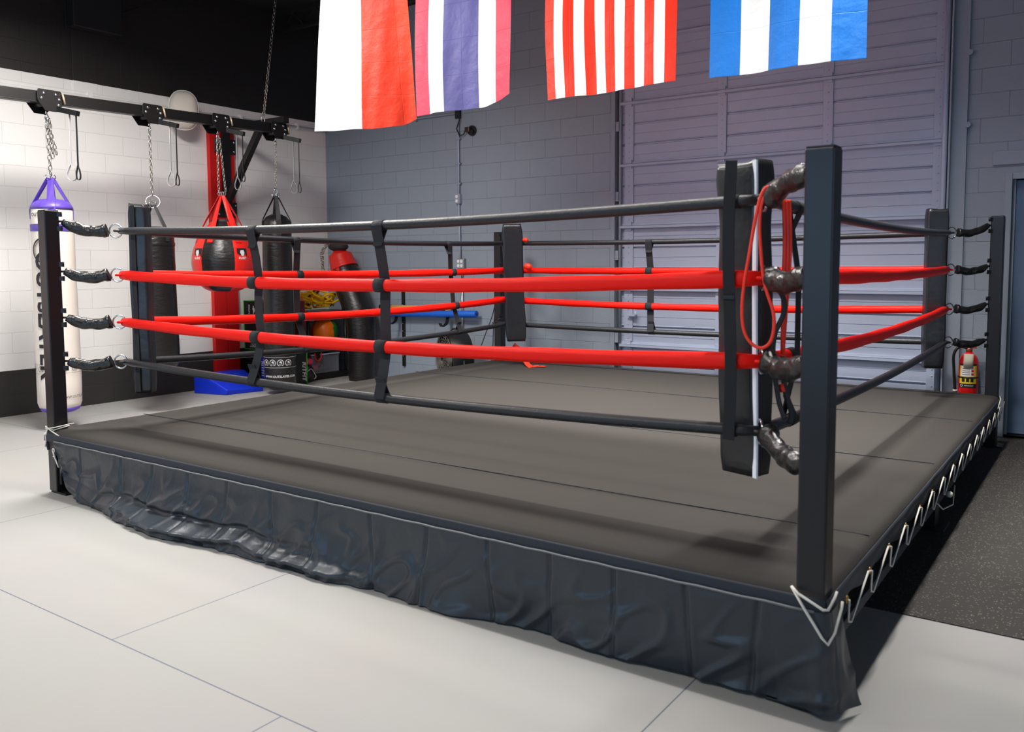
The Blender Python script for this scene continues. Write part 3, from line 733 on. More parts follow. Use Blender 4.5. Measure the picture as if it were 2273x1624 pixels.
# turnbuckle covers and rings
PN = {'front_left': 'left front post', 'near': 'nearest post', 'right': 'right corner post', 'far': 'far corner post'}
LVn = ['top', 'second from top', 'second from bottom', 'bottom']
for k, (cx, cy, sx, sy) in CORN.items():
    dn = Vector((sx, sy, 0)).normalized(); side = Vector((-dn.y, dn.x, 0))
    for i in range(4):
        a = Vector((cx + sx * 0.06, cy + sy * 0.06, PZ[i])); b = Vector((cx + sx * 0.245, cy + sy * 0.245, RZ[i] + 0.004))
        if k == 'near' and i == 3: a.z -= 0.06
        if k == 'far':
            a = Vector((cx + 0.06, cy - 0.055, PZ[i] - .03)); b = Vector((cx + 0.125, cy - 0.13, RZ[i]))
        t = thing('turnbuckle', 'wrinkled black padded turnbuckle cover with steel ring, %s on the %s' % (LVn[i], PN[k]), 'turnbuckle', a, 'turnbuckle covers of the ring')
        n_ = 26; pts = []; rr = []; R0 = 0.036 if k == 'near' else (0.033 if k == 'front_left' else 0.026)
        rs = np.random.RandomState(i * 7 + len(k))
        ph = rs.rand(6) * 6
        for q in range(n_ + 1):
            f = q / n_; p = a.lerp(b, f); p = p - Vector((0, 0, (0.028 if k != 'near' or i else -0.012) * 4 * f * (1 - f)))
            pts.append(p)
            e = 0.62 + 0.38 * min(1, f * 5) + (0.16 if f > .9 else 0)
            rr.append(R0 * e * (1 + 0.05 * sin(f * 9 + ph[0]) + 0.03 * sin(f * 23 + ph[1])))
        mb = MB().tube(pts, rr, 18, flat=(0.85, 1.1))
        for q in range(len(mb.v)):   # pinch folds
            v = Vector(mb.v[q]); f = (v - a).dot(b - a) / (b - a).length_squared
            mb.v[q] = tuple(v + Vector((0, 0, 1)) * 0.0022 * sin(f * 15 + (v - a).dot(side) * 90 + ph[2]) + side * 0.0018 * sin(f * 24 + v.z * 60 + ph[3]))
        obj('cover', mb, M_vinyl_w, t)
        obj('shackle', MB().tube([a - dn * 0.022, a - dn * 0.005 + Vector((0, 0, 0.0)), a + dn * 0.02], 0.007, 8), M_black, t)
        if k != 'far':
            c = Vector((cx + sx * 0.283, cy + sy * 0.283, RZ[i]))
            tilt = Vector((0.62, 0.0, 0)) if k == 'front_left' else Vector((0.3, 0, 0))
            nrm = (side + dn * 0.25) if k != 'right' else (side - dn * 0.15)
            obj('steel_ring', MB().torus(c, 0.043, 0.0052, tuple(nrm), 32, 8), M_chrome, t)

# ------------------------------------------------------------------ corner pads
def pad(label, c, wx, wy, z0, z1, rz, piping=None, strap=None, seed=0, lean=(0, 0), flare=0.0):
    t = thing('corner_pad', label, 'corner pad', (c[0], c[1], z0))
    R = Matrix.Rotation(rz, 3, 'Z'); rs = np.random.RandomState(seed); ph = rs.rand(8) * 6.28
    nz = 48; nc = 40; V = []; Fc = []
    def ring_pt(kk, f):
        an = 2 * pi * kk / nc; e = 0.22
        cx_ = (abs(cos(an)) ** e) * (1 if cos(an) > 0 else -1) * wx / 2; cy_ = (abs(sin(an)) ** e) * (1 if sin(an) > 0 else -1) * wy / 2
        return cx_, cy_
    for j in range(nz + 1):
        f = j / nz; z = z0 + (z1 - z0) * f
        endr = min(1, 0.90 + 0.1 * min(1, min(f, 1 - f) * 20))
        for kk in range(nc):
            a_, b_ = ring_pt(kk, f); an = 2 * pi * kk / nc
            w_ = 1 + 0.025 * sin(f * 9 + ph[0] + 2 * an) + 0.018 * sin(f * 17 + ph[1] - 2 * an)
            w_ += flare * (f > .8) * (f - .8) * 3
            p = R @ Vector((a_ * w_ * endr, b_ * w_ * endr, 0))
            V.append((c[0] + p.x + lean[0] * (f - .5), c[1] + p.y + lean[1] * (f - .5), z + 0.008 * sin(an * 2 + ph[3]) * (j == nz)))
    mb = MB()
    for j in range(nz):
        for kk in range(nc): Fc.append((j * nc + kk, j * nc + (kk + 1) % nc, (j + 1) * nc + (kk + 1) % nc, (j + 1) * nc + kk))
    Fc.append(tuple(reversed(range(nc)))); Fc.append(tuple(nz * nc + kk for kk in range(nc)))
    mb.add(V, Fc, True); mb.sm[-1] = mb.sm[-2] = False
    obj('cushion', mb, M_vinyl, t)
    if piping:
        pts = []
        for j in range(25):
            f = j / 24; p = R @ Vector((piping[0] * wx / 2 * 1.0, piping[1] * wy / 2 * 1.0, 0))
            pts.append((c[0] + p.x + lean[0] * (f - .5), c[1] + p.y + lean[1] * (f - .5) + 0.003 * sin(f * 9), z0 + 0.0 + (z1 - z0) * f))
        obj('piping', MB().ribbon(pts, R @ Vector((1, -0.35, 0)), 0.024, 0.008), M_whitepipe, t, label='white piping strip')
    if strap:
        sx_, wd = strap; pts = []
        for j in range(25):
            f = j / 24; p = R @ Vector((sx_ * wx / 2, -wy / 2 * (1.03 + 0.04 * sin(f * 14)) - 0.006, 0))
            pts.append((c[0] + p.x + lean[0] * (f - .5), c[1] + p.y + lean[1] * (f - .5), z0 + 0.01 + (z1 - z0 - .02) * f))
        obj('strap', MB().ribbon(pts, R @ Vector((1, 0, 0)), wd, 0.004), M_webbing, t)
        obj('buckle', MB().cbox(pts[16], wd + .006, 0.006, 0.02, rz), M_black, t)
    return t
pad('large black corner pad with a white edge strip beside the nearest post', (-0.385, 0.39, 0), 0.175, 0.115, 0.655, 1.828, radians(-17), piping=(1.0, -1.0), seed=1, flare=.2, lean=(-.02, 0))
pad('thin wrinkled black corner pad at the left front corner before a black bag', (-4.40, 0.385, 0), 0.115, 0.10, 0.635, 1.852, radians(33), strap=(-0.35, 0.028), seed=5)
pad('black corner pad at the right corner before the roll-up door', (-0.372, 4.475, 0), 0.15, 0.10, 0.645, 1.860, radians(25), seed=9)
pad('smooth black corner pad at the far corner seen face on', (-4.33, 4.49, 0), 0.205, 0.09, 0.665, 1.868, radians(40), seed=12, lean=(-.05, 0))

# ------------------------------------------------------------------ rope spacers
def rope_at(sd, i, pos):
    P = ROPEPTS[(sd, i)]; ax = 0 if sd in ('front', 'back') else 1
    best = min(range(len(P) - 1), key=lambda k: abs((P[k][ax] + P[k + 1][ax]) / 2 - pos))
    a, b = P[best], P[best + 1]; f = (pos - a[ax]) / (b[ax] - a[ax]); return a.lerp(b, f)
def spacer(sd, pos, label, out, wd=0.062, drift=(0, 0, 0, 0), bend=0.0):
    ax = Vector((1, 0, 0)) if sd in ('front', 'back') else Vector((0, 1, 0))
    outv = Vector(out)
    P = [rope_at(sd, i, pos + drift[i]) for i in range(4)]
    t = thing('rope_spacer', label, 'strap', P[3], 'vertical straps tying the ropes')
    pts = []; rr = 0.031
    for i in range(4):
        off = outv * (rr if i in (0, 3) else -rr)
        p = P[i] + off
        if i:
            q = pts[-1]
            for s_ in (0.25, 0.5, 0.75):
                m_ = Vector(q).lerp(p, s_) + ax * bend * sin(s_ * pi) * (1 if i % 2 else -1); pts.append(m_)
        pts.append(p)
    wl = [wd] * len(pts); wl[0] = wd * 1.05
    obj('strap', MB().ribbon(pts, ax, wl, 0.004), M_webbing, t)
    for i in range(4):
        p = P[i]; w_ = wd * 1.02
        r_ = 0.0262 if i in (0, 3) else 0.0325
        mb = MB().tube([p - ax * w_ / 2, p + ax * w_ / 2], r_, 18, flat=((1, 1) if i in (0, 3) else (.84, 1.08)))
        if i in (0, 3):
            s_ = -1 if i == 0 else 1
            mb.ribbon([p + outv * -.016 + Vector((0, 0, s_ * .012)), p + outv * .022 + Vector((0, 0, s_ * .10))], ax, [wd * 1.1, wd * .9], 0.004)
        else:
            mb.cbox(p + outv * .0 + Vector((0, 0, -.026)), *( (w_, .016, .012) if ax.x else (.016, w_, .012)))
        obj('rope_sleeve', mb, M_webbing, t)
spacer('front', -3.145, 'left black vertical strap tying the four front ropes together', (0, -1, 0), drift=(0.0, -.01, 0.0, -.03), bend=.012, wd=.068)
spacer('front', -2.186, 'right black vertical strap tying the four front ropes, before the blue noodle', (0, -1, 0), bend=.004, wd=.066)
spacer('left', 1.77, 'black vertical strap on the left ring ropes in front of the black bag', (1, 0, 0), wd=.062, drift=(-.03, 0, .0, .05))
spacer('left', 3.66, 'black vertical strap on the left ring ropes nearest the far corner', (1, 0, 0), wd=.062, drift=(-.05, .03, .07, .10))
spacer('back', -2.83, 'black vertical strap on the back ring ropes before the roll-up door', (0, -1, 0), wd=.066, drift=(0, 0, 0, .03))
spacer('right', 0.62, 'black vertical strap on the right ring ropes beside the hanging red bands', (-1, 0, 0), wd=.062, drift=(.06, 0, 0, .03))
# front strap lying on the near pad
t = thing('rope_spacer', 'long flat black strap crossing the near corner pad from rope to rope', 'strap', (-.43, .28, .84))
pts = [(-.395 - .008 * sin(q * .5), .252 + .0 * q, 1.825 - q * (1.825 - .80) / 12) for q in range(13)]
obj('strap', MB().ribbon(pts, (1, 0, 0), .044, .004), M_webbing, t)
obj('buckle', MB().cbox((-.400, .248, 1.33), .05, .008, .014), M_black, t)
for i in (0, 3):
    p = rope_at('front', i, -.397); obj('rope_sleeve', MB().tube([p - Vector((.024, 0, 0)), p + Vector((.024, 0, 0))], .0262, 18), M_webbing, t)

# ------------------------------------------------------------------ resistance bands hanging on the near corner
def at(px, py, ax, v):
    d = _F + R2 * ((px - 1136.5) / FPX) - U2 * ((py - 812 - SY) / FPX); k = (v - CAM[ax]) / d[ax]; return CAM + d * k
def smooth(P, n=6):
    P = [Vector(p) for p in P]; out = []
    for i in range(len(P) - 1):
        p0 = P[max(i - 1, 0)]; p1 = P[i]; p2 = P[i + 1]; p3 = P[min(i + 2, len(P) - 1)]
        for k in range(n):
            s_ = k / n
            out.append(0.5 * ((2 * p1) + (-p0 + p2) * s_ + (2 * p0 - 5 * p1 + 4 * p2 - p3) * s_ ** 2 + (-p0 + 3 * p1 - 3 * p2 + p3) * s_ ** 3))
    out.append(P[-1]); return out
A = [at(x, y, 1, .21) for x, y in ((1713, 412), (1697, 420), (1686, 445), (1676, 490), (1664, 560), (1652, 630), (1647, 690), (1652, 735), (1668, 762), (1690, 772), (1709, 760), (1718, 728), (1716, 690), (1703, 650), (1694, 610), (1689, 560), (1686, 500), (1690, 455), (1702, 425))]
t = thing('resistance_band', 'thin red-orange rubber loop hanging wide over the top turnbuckle', 'resistance band', A[0])
obj('loop', MB().tube(smooth(A) + [], 0.0055, 8, flat=(.5, 1.15)), M_bandred, t)
A = [at(x, y, 1, .235) for x, y in ((1700, 428), (1690, 470), (1688, 540), (1692, 600), (1700, 640))]
for i, dx in enumerate((-6, 1, 7)):
    A = [at(x + dx * (1 - .9 * max(0, (y - 600) / 190)), y, 1, .40 + .006 * i) for x, y in ((1745, 443), (1747, 500), (1747, 560), (1744, 620), (1741, 690), (1737, 785))]
    t = thing('resistance_band', ['left strand band', 'middle strand band', 'right strand band'][i] + ' of the red rubber bundle hanging behind the near post ropes', 'resistance band', A[0], 'red rubber bands in the hanging bundle')
    obj('loop', MB().tube(smooth(A), 0.0058, 8, flat=(.5, 1.2)), M_bandred, t)
A = [at(x, y, 1, .34) for x, y in ((1712, 618), (1728, 640), (1741, 670), (1738, 700), (1722, 735), (1716, 770), (1718, 820), (1724, 860), (1730, 895), (1742, 930))]
t = thing('resistance_band', 'black tangled strap hanging down to the bottom rope at the near corner', 'resistance band', A[0])
obj('strap', MB().tube(smooth(A), 0.008, 8, flat=(.4, 1.2)), M_strapblack, t)
A = [at(x, y, 1, .36) for x, y in ((1738, 790), (1742, 860), (1757, 915), (1752, 940))]
obj('strap', MB().tube(smooth(A), 0.009, 8, flat=(.4, 1.2)), M_strapblack, t)
A = [at(x, y, 1, .355) for x, y in ((1733, 852), (1738, 870))]
obj('red_tag', MB().tube(A, 0.011, 6, flat=(.4, 1)), M_bandred, t)
# red strap lying at the far corner, and knots on the far ropes
t = thing('floor_strap', 'orange-red strap trailing down onto the deck at the far corner', 'strap', (-4.2, 4.6, DECK))
A = [at(x, y, 1, 4.62) for x, y in ((1140, 765), (1152, 775), (1160, 790))] + [at(x, y, 2, DECK + .01) for x, y in ((1175, 812), (1192, 812), (1210, 813))]
obj('strap', MB().ribbon(smooth(A), (1, .2, .0), .05, .006), M_bandred, t)
for q, (x, y, s_) in enumerate(((1171, 591, .045), (1165, 532, .03))):
    p = at(x, y, 1, 4.5)
    t = thing('rope_knot', ['red knotted end of the upper red back rope at the far pad', 'small red tag at the end of the top back rope'][q], 'knot', p)
    obj('knot', MB().sphere(p, s_, 12, 8, (1, .7, .75)).sphere(p + Vector((.02, 0, -.005)), s_ * .7, 10, 8), M_bandred, t)
# cords at the far post
mb = MB()
for xs in (((1100, 668), (1093, 700), (1078, 740), (1068, 768)), ((1101, 668), (1096, 720), (1094, 770)), ((1094, 770), (1090, 812))):
    mb.tube(smooth([at(x, y, 1, 4.88) for x, y in xs]), .005, 6)
tag(obj('hanging_cable', mb, M_black), 'thin black cables hanging down beside the far ring post', 'cable')
t = thing('round_speaker', 'small round black puck hanging on the far ring post', 'puck', (-4.8, 4.8, 1.0))
p = at(1111, 713, 1, 4.80); obj('body', MB().cyl(p, p + Vector((.02, -.03, 0)), .04, 18), M_black, t, bevel=.006)

# ------------------------------------------------------------------ bag rack on the left wall
t = thing('red_column', 'tall red painted board fixed upright on the white left wall', 'board', (XL, 3.66, 0))
obj('board', MB().box(XL, XL + 0.06, 3.50, 3.845, 0.10, 3.215), M_red, t, bevel=0.003)
obj('edge_seam', MB().box(XL + 0.06, XL + 0.063, 3.668, 3.674, 0.1, 3.21), mat('dark_red', (150, 14, 12), .5), t)
t = thing('red_column', 'red painted board on the left wall further left, beyond the frame edge', 'board', (XL, -1.3, 0))
obj('board', MB().box(XL, XL + 0.06, -1.5, -1.155, 0.10, 3.215), M_red, t, bevel=0.003)
BX = -7.0
def bz(y): return 2.885 + (y - .8) * 0.021     # beam underside height
rack = thing('bag_rack', 'black steel wall rack beam on which the heavy bags hang', 'bag rack', (BX, 2, 2.9))
def slab(y0_, y1_, xa, xb, za, zb, nm, m_=M_black, par=rack, bev=.003):
    V = [(xa, y0_, bz(y0_) + za), (xb, y0_, bz(y0_) + za), (xb, y1_, bz(y1_) + za), (xa, y1_, bz(y1_) + za), (xa, y0_, bz(y0_) + zb), (xb, y0_, bz(y0_) + zb), (xb, y1_, bz(y1_) + zb), (xa, y1_, bz(y1_) + zb)]
    return obj(nm, MB().add(V, [(0,3,2,1),(4,5,6,7),(0,1,5,4),(1,2,6,5),(2,3,7,6),(3,0,4,7)]), m_, par, bevel=bev)
slab(-1.8, 3.82, BX - .035, BX + .035, 0, .095, 'beam')
slab(-1.8, 3.82, BX - .045, BX + .045, -.006, .004, 'lower_flange')
zt = bz(3.7) + .095
for yy in (3.69, -1.33):
    za = bz(yy) + .098
    obj('arm', MB().box(XL + .06, BX + .14, yy - .035, yy + .035, za, za + .07), M_black, rack, bevel=.004)
    obj('arm_cap', MB().box(BX + .14, BX + .146, yy - .037, yy + .037, za - .002, za + .072), M_black, rack)
    a = Vector((XL + .07, yy, 2.16)); b = Vector((BX - .28, yy, za + .01)); d_ = (b - a).normalized(); ang = math.atan2(d_.z, d_.x)
    L = (b - a).length; c = (a + b) / 2
    obj('brace', MB().cbox(c, L, .07, .07, M=Matrix.Rotation(-ang, 4, 'Y')), M_black, rack, bevel=.004)
    obj('back_channel', MB().box(XL + .06, XL + .10, yy - .04, yy + .07, 2.1, za + .05), M_black, rack, bevel=.003)
    for zz in (2.13, 2.88):
        obj('mounting_plate', MB().box(XL + .06, XL + .075, yy - .13, yy + .165, zz - .09, zz + .09), M_black, rack, bevel=.02, seg=3)
        for qy in (-.1, .135):
            for qz in (-.055, .055): obj('plate_bolt', MB().sphere((XL + .078, yy + qy, zz + qz), .014, 10, 6), M_chrome, rack)
# ceiling chain to the beam end
def chain(mb, a, b, link=.04, r=.0035, wf=.33, n=12, k=5):
    a, b = Vector(a), Vector(b); L = (b - a).length; N = max(2, int(round(L / (link * .78)))); d_ = (b - a) / L
    s1 = d_.cross(Vector((0, 1, 0.01))).normalized(); s2 = d_.cross(s1)
    for i in range(N):
        c = a + d_ * (L * (i + .5) / N); nrm = s1 if i % 2 else s2
        mb.torus(c, link / 2, r, tuple(nrm), n, k, (1, wf * 1.6), xdir=d_)
    return mb
t = thing('support_chain', 'long steel chain from the ceiling down to the end of the bag rack', 'chain', (BX, 3.5, 3.0))
obj('chain', chain(MB(), (BX, 3.74, ZC - .02), (BX, 3.50, 3.12), .055, .0045), M_zinc, t)
obj('carabiner', MB().torus((BX, 3.49, 3.075), .045, .005, (1, 0, 0), 20, 6, (.5, 1.0)), M_zinc, t)
obj('eye_bolt', MB().cyl((BX + .0, 3.487, 3.035), (BX, 3.487, 2.96), .008, 8).cyl((BX, 3.487, 2.995), (BX, 3.487, 3.005), .016, 6), M_zinc, t)

TY = [1.14, 2.125, 2.905, 3.665]
TLAB = ['over the white and purple bag', 'over the black bag behind the left corner pad', 'over the red and black teardrop bag', 'at the rack end over the tall black bag']
def plate_poly(y, z):
    return [(y - .10, z + .08), (y + .09, z + .08), (y + .115, z + .05), (y + .115, z - .035), (y + .055, z - .105), (y - .045, z - .105), (y - .11, z - .02), (y - .11, z + .065)]
for i, y in enumerate(TY):
    z = bz(y) + .03
    t = thing('beam_trolley', 'black two-plate trolley with pull bar ' + TLAB[i], 'trolley', (BX, y, z), 'trolleys on the bag rack beam')
    obj('front_plate', MB().prism(plate_poly(y, z), 0, BX + .055, BX + .062), M_black, t, bevel=.003)
    obj('rear_plate', MB().prism(plate_poly(y - .03, z - .01), 0, BX - .085, BX - .078), M_black, t, bevel=.003)
    for (qy, qz) in ((-.055, .045), (.05, .045), (-.075, 0), (.078, .005), (.072, -.045)):
        obj('bolt', MB().sphere((BX + .064, y + qy, z + qz), .014, 12, 8, (.7, 1, 1)), M_chrome, t)
    obj('roller', MB().cyl((BX - .08, y - .06, z - .045), (BX + .055, y - .06, z - .045), .022, 14), M_black, t)
    obj('roller', MB().cyl((BX - .08, y + .05, z - .06), (BX + .055, y + .05, z - .06), .02, 14), M_black, t)
    # pull bar pointing right and out
    a = Vector((BX + .02, y + .06, z - .07)); b = Vector((BX + .22, y + .155, z - .12)); dd = (b - a).normalized(); yaw = math.atan2(dd.y, dd.x)
    Mx = Matrix.Rotation(yaw, 4, 'Z') @ Matrix.Rotation(math.asin(-dd.z), 4, 'Y')
    obj('pull_bar', MB().cbox((a + b) / 2, (b - a).length, .055, .045, M=Mx), M_black, t, bevel=.004)
    obj('spring', MB().tube([(BX + .075, y + .10, z + .065), (BX + .085, y + .105, z + .02), (BX + .085, y + .115, z - .03)], .009, 8), mat('brass_spring', (215, 190, 160), .35, metal=.6), t)
    obj('eye_bolt', MB().cyl((BX, y - .01, z - .085), (BX, y - .01, z - .125), .009, 10).torus((BX, y - .01, z - .15), .026, .006, (.8, .5, 0), 20, 8), M_chrome, t)
    def loop(p0, ln, wd, m_, nm, open_=.03, ld=.12):
        p0 = Vector(p0); sd = Vector((.35, .94, 0)).normalized()
        P = [p0, p0 - Vector((0, 0, (ln - ld) * .5)), p0 - Vector((0, 0, ln - ld))]
        P += [p0 + sd * open_ * q - Vector((0, 0, ln - ld + ld * f)) for q, f in ((.55, .3), (1, .65), (.8, .92), (0, 1.0), (-.8, .92), (-1, .65), (-.55, .3), (0, 0))]
        obj(nm, MB().ribbon(smooth(P, 4), (.6, -.8, 0), wd, .003), m_, t, label=('grey pull strap' if m_ is M_strapgrey else 'black pull strap'))
    loop(a.lerp(b, .62) - Vector((0, 0, .02)), .58, .026, M_strapgrey, 'pull_strap', .036 if i != 2 else .03, .15)
    loop(b - Vector((0, 0, .02)) - dd * .02, .56 if i != 2 else .48, .028, M_strapblack, 'pull_strap', .016, .13)

# ------------------------------------------------------------------ heavy bags
def bag_straps(t, c, ztop, zr, r, m_, n=4, wd=.045, a0=.6, low=None):
    apex = Vector((c[0], c[1], ztop)); 
    for k in range(n):
        an = a0 + 2 * pi * k / n; out = Vector((cos(an), sin(an), 0)); tang = Vector((-sin(an), cos(an), 0))
        lo = zr - .10 if low is None else low
        P = [apex + out * .018, Vector((c[0], c[1], zr + .005)) + out * (r * .94), Vector((c[0], c[1], zr - .03)) + out * (r * 1.02), Vector((c[0], c[1], lo)) + out * (r * 1.015)]
        obj('hanging_strap', MB().ribbon(P, [tang + out * .7, tang + out * .35, tang, tang], [wd * .7, wd, wd, wd], .004), m_, t)
    for k in range(n):
        an = a0 + 2 * pi * k / n; obj('d_ring', MB().torus(apex + Vector((cos(an) * .02, sin(an) * .02, .01)), .022, .004, (-sin(an), cos(an), 0.2), 18, 6), M_chrome, t)
# 1 white and purple bag
c = (BX, 1.14); r = .178
bag1 = thing('heavy_bag', 'tall white heavy bag with purple top and straps behind the left front post', 'punching bag', (c[0], c[1], .16))
def bagprof(z0, z1, r, dome=.05, r1=None):
    pr = [(.02, z0), (r * .7, z0 + .006), (r * .9, z0 + .03), (r * .985, z0 + .075)]
    for i in range(1, 12): f = i / 12; pr.append((r * (1.0 - .0 * f) + (0 if r1 is None else (r1 - r) * f), z0 + .1 + (z1 - z0 - .14) * f))
    rt = r if r1 is None else r1
    pr += [(rt * .99, z1 - .02), (rt * .93, z1), (rt * .7, z1 + dome * .6), (rt * .35, z1 + dome * .95), (.02, z1 + dome)]
    return pr
def crinkle(s_, amp=.02): return lambda a, z: 1 + amp * .5 * sin(a * 3 + z * 5 + s_) + amp * .35 * sin(a * 7 + z * 13 + s_) * sin(z * 9)
obj('body', MB().lathe(bagprof(.165, 1.985, .183, .01, .172), c, 48, rfun=crinkle(1, .015)), M_white_canvas, bag1)
obj('top_cap', MB().lathe([(.172, 1.962), (.169, 1.985), (.15, 2.02), (.10, 2.05), (.03, 2.06)], c, 40, rfun=lambda a, z: 1 + (.03 * sin(a * 16) if z > 2 else 0.012)), M_purple, bag1)
obj('bottom_cap', MB().lathe([(.02, .150), (.12, .155), (.158, .175), (.170, .20)], c, 40), M_purple, bag1)
obj('purple_band', MB().lathe([(.1765, 1.77), (.1775, 1.775), (.1775, 1.825), (.1765, 1.83)], c, 48, rfun=crinkle(1, .015), cap=False), M_purple, bag1)
bag_straps(bag1, c, 2.24, 1.975, .168, M_purple, wd=.075, a0=-.5)
camdir = math.atan2(CY - c[1], CX - c[0])
def on_bag(c, rad, a_mid, zc, vertical=False):
    def fn(x, y):
        if vertical: x, y = y, -x      # reading downwards
        a = a_mid + x / rad; return (c[0] + rad * cos(a), c[1] + rad * sin(a), zc + y)
    return fn
mb = MB()
text_on(mb, 'OUTSLAYER', .205, on_bag(c, .186, camdir - .52, 1.03, True), bold=.006, subdiv=2, spacing=1.0)
obj('lettering', mb, M_print, bag1); mb = MB()
text_on(mb, 'OUTSLAYER', .042, on_bag(c, .180, camdir - .45, 1.91), bold=.001, subdiv=1)
obj('lettering', mb, M_print, bag1); mb = MB()
text_on(mb, 'WWW.OUTSLAYER.COM', .032, on_bag(c, .189, camdir + .95, .30), subdiv=1)
obj('lettering', mb, M_print, bag1)
mb = MB()
def arc_ring(mb, fn, R, w_, a0=0, a1=2 * pi, n=24, cx=0, cy=0):
    V = []; 
    for i in range(n + 1):
        a = a0 + (a1 - a0) * i / n
        for rr in (R - w_ / 2, R + w_ / 2): V.append(fn(cx + rr * cos(a), cy + rr * sin(a)))
    mb.add(V, [(2 * i, 2 * i + 1, 2 * i + 3, 2 * i + 2) for i in range(n)])
def blob(mb, fn, pts):
    # filled fan polygon
    cx = sum(p[0] for p in pts) / len(pts); cy = sum(p[1] for p in pts) / len(pts)
    V = [fn(cx, cy)] + [fn(*p) for p in pts]; n = len(pts)
    mb.add(V, [(0, 1 + i, 1 + (i + 1) % n) for i in range(n)])
def emblem(mb, fn, s_):
    arc_ring(mb, fn, s_, s_ * .14, radians(-60), radians(250), 26)
    arc_ring(mb, fn, s_ * .84, s_ * .04, 0, 2 * pi, 26)
    blob(mb, fn, [(-.05 * s_, .55 * s_), (.3 * s_, .5 * s_), (.45 * s_, .2 * s_), (.3 * s_, -.02 * s_), (.42 * s_, -.15 * s_), (.2 * s_, -.22 * s_), (.1 * s_, -.05 * s_), (-.2 * s_, .02 * s_), (-.35 * s_, .25 * s_)])
    arc_ring(mb, fn, s_ * .42, s_ * .09, radians(200), radians(390), 14, 0, -.12 * s_)
emblem(mb, on_bag(c, .186, camdir - .42, 1.60), .105)
for k in range(12): emblem(mb, on_bag(c, .189, camdir - pi + k * pi / 6 + .2, .555), .026)
for zz in (.515, .595): mb.lathe([(.1885, zz), (.1885, zz + .002)], c, 48, cap=False)
obj('emblem_print', mb, M_print, bag1)
cc = MB(); chain(cc, (BX, TY[0] - .01, bz(TY[0]) - .13), (BX + .01, 1.14, 2.26), .058, .0045); chain(cc, (BX + .02, TY[0] - .02, bz(TY[0]) - .13), (BX + .03, 1.19, 2.45), .055, .0045); chain(cc, (BX - .01, TY[0] + .02, bz(TY[0]) - .13), (BX, 1.17, 2.42), .055, .0045)
obj('chain', cc, M_zinc, bag1)
# 2 black bag behind the left pad
c = (BX, 2.125)
t = thing('heavy_bag', 'black heavy bag half hidden behind the left front corner pad', 'punching bag', (c[0], c[1], .45))
obj('body', MB().lathe(bagprof(.44, 1.80, .20, .05, .185), c, 44, rfun=crinkle(2, .02)), M_bagblack, t)
obj('seam', MB().lathe([(.189, 1.655), (.1905, 1.66), (.1905, 1.685), (.189, 1.69)], c, 44, cap=False, rfun=crinkle(2, .02)), M_bagblack, t)
bag_straps(t, c, 2.06, 1.80, .185, M_strapblack, wd=.04, a0=.15)
obj('hoop', MB().torus((c[0], c[1], 2.09), .065, .005, (.7, -.5, .3), 26, 6), M_chrome, t)
obj('chain', chain(MB(), (BX, TY[1] - .01, bz(TY[1]) - .13), (BX, 2.12, 2.15), .048, .0042), M_zinc, t)
# 3 teardrop bag
c = (BX, 2.925); R3 = .325
t = thing('heavy_bag', 'round red and black teardrop punching bag hanging before the red board', 'punching bag', (c[0], c[1], 1.25))
prof = [(.02, 1.19), (.15, 1.195), (.24, 1.25), (.30, 1.35), (.325, 1.47), (.318, 1.58), (.28, 1.70), (.22, 1.81), (.15, 1.89), (.11, 1.925), (.02, 1.93)]
mats3 = [M_redvinyl, M_bagblack]
mb = MB(); n_ = 64; mb.lathe(smooth([(p[0], p[1], 0) for p in prof], 4) and [(q.x, q.y) for q in smooth([(p[0], p[1], 0) for p in prof], 4)], c, n_, rfun=lambda a, z: 1 - .018 * abs(sin(a * 4 + .3)) ** 6 + .004 * sin(a * 20 + z * 40))
o3 = obj('body', mb, mats3, t)
cam3 = math.atan2(CY - c[1], CX - c[0])
for p in o3.data.polygons:
    ct = p.center; a = math.atan2(ct.y, ct.x) - cam3 + radians(12); a = (a + radians(30)) % radians(120)
    p.material_index = 1 if a < radians(60) else 0
obj('collar', MB().lathe([(.10, 1.90), (.115, 1.905), (.115, 1.945), (.10, 1.95)], c, 36), M_strapblack, t)
for k in range(6):
    an = cam3 + radians(32) + k * pi / 3; out = Vector((cos(an), sin(an), 0)); tg = Vector((-sin(an), cos(an), 0)); c3 = Vector((c[0], c[1], 0))
    obj('hanging_strap', MB().ribbon([c3 + out * .02 + Vector((0, 0, 2.20)), c3 + out * .17 + Vector((0, 0, 1.93)), c3 + out * .25 + Vector((0, 0, 1.77)), c3 + out * .285 + Vector((0, 0, 1.70))], [tg + out * .6, tg + out * .3, tg, tg], [.035, .06, .062, .062], .004), M_redvinyl, t)
    obj('d_ring', MB().torus(c3 + out * .02 + Vector((0, 0, 2.22)), .02, .004, tuple(tg), 16, 6), M_chrome, t)
for da in (-.93, .62):
    a = cam3 + da; rad = .318
    def fn(x, y, a=a, rad=rad): zz = 1.575 + y; rr = rad * (1 - max(0, zz - 1.50) ** 2 * 2.0) + .004; return (c[0] + rr * cos(a + x / rad), c[1] + rr * sin(a + x / rad), zz)
    mbp = MB(); mbp.grid(lambda u, v: fn((u - .5) * .12, (v - .5) * .13), 6, 6); obj('patch', mbp, M_print, t, label='black square logo patch')
    fn2 = lambda x, y, fn=fn: tuple(Vector(fn(x, y)) + Vector((cos(a), sin(a), 0)) * .004)
    mbp = MB(); blob(mbp, fn2, [(-.022, .045), (.018, .048), (.026, .02), (.018, .002), (.01, -.016), (-.01, -.014), (-.02, .005), (-.028, .02)])
    text_on(mbp, 'RUBIT', .034, lambda x, y, f=fn2: f(x, y - .036), bold=.001); obj('lettering', mbp, M_printw, t)
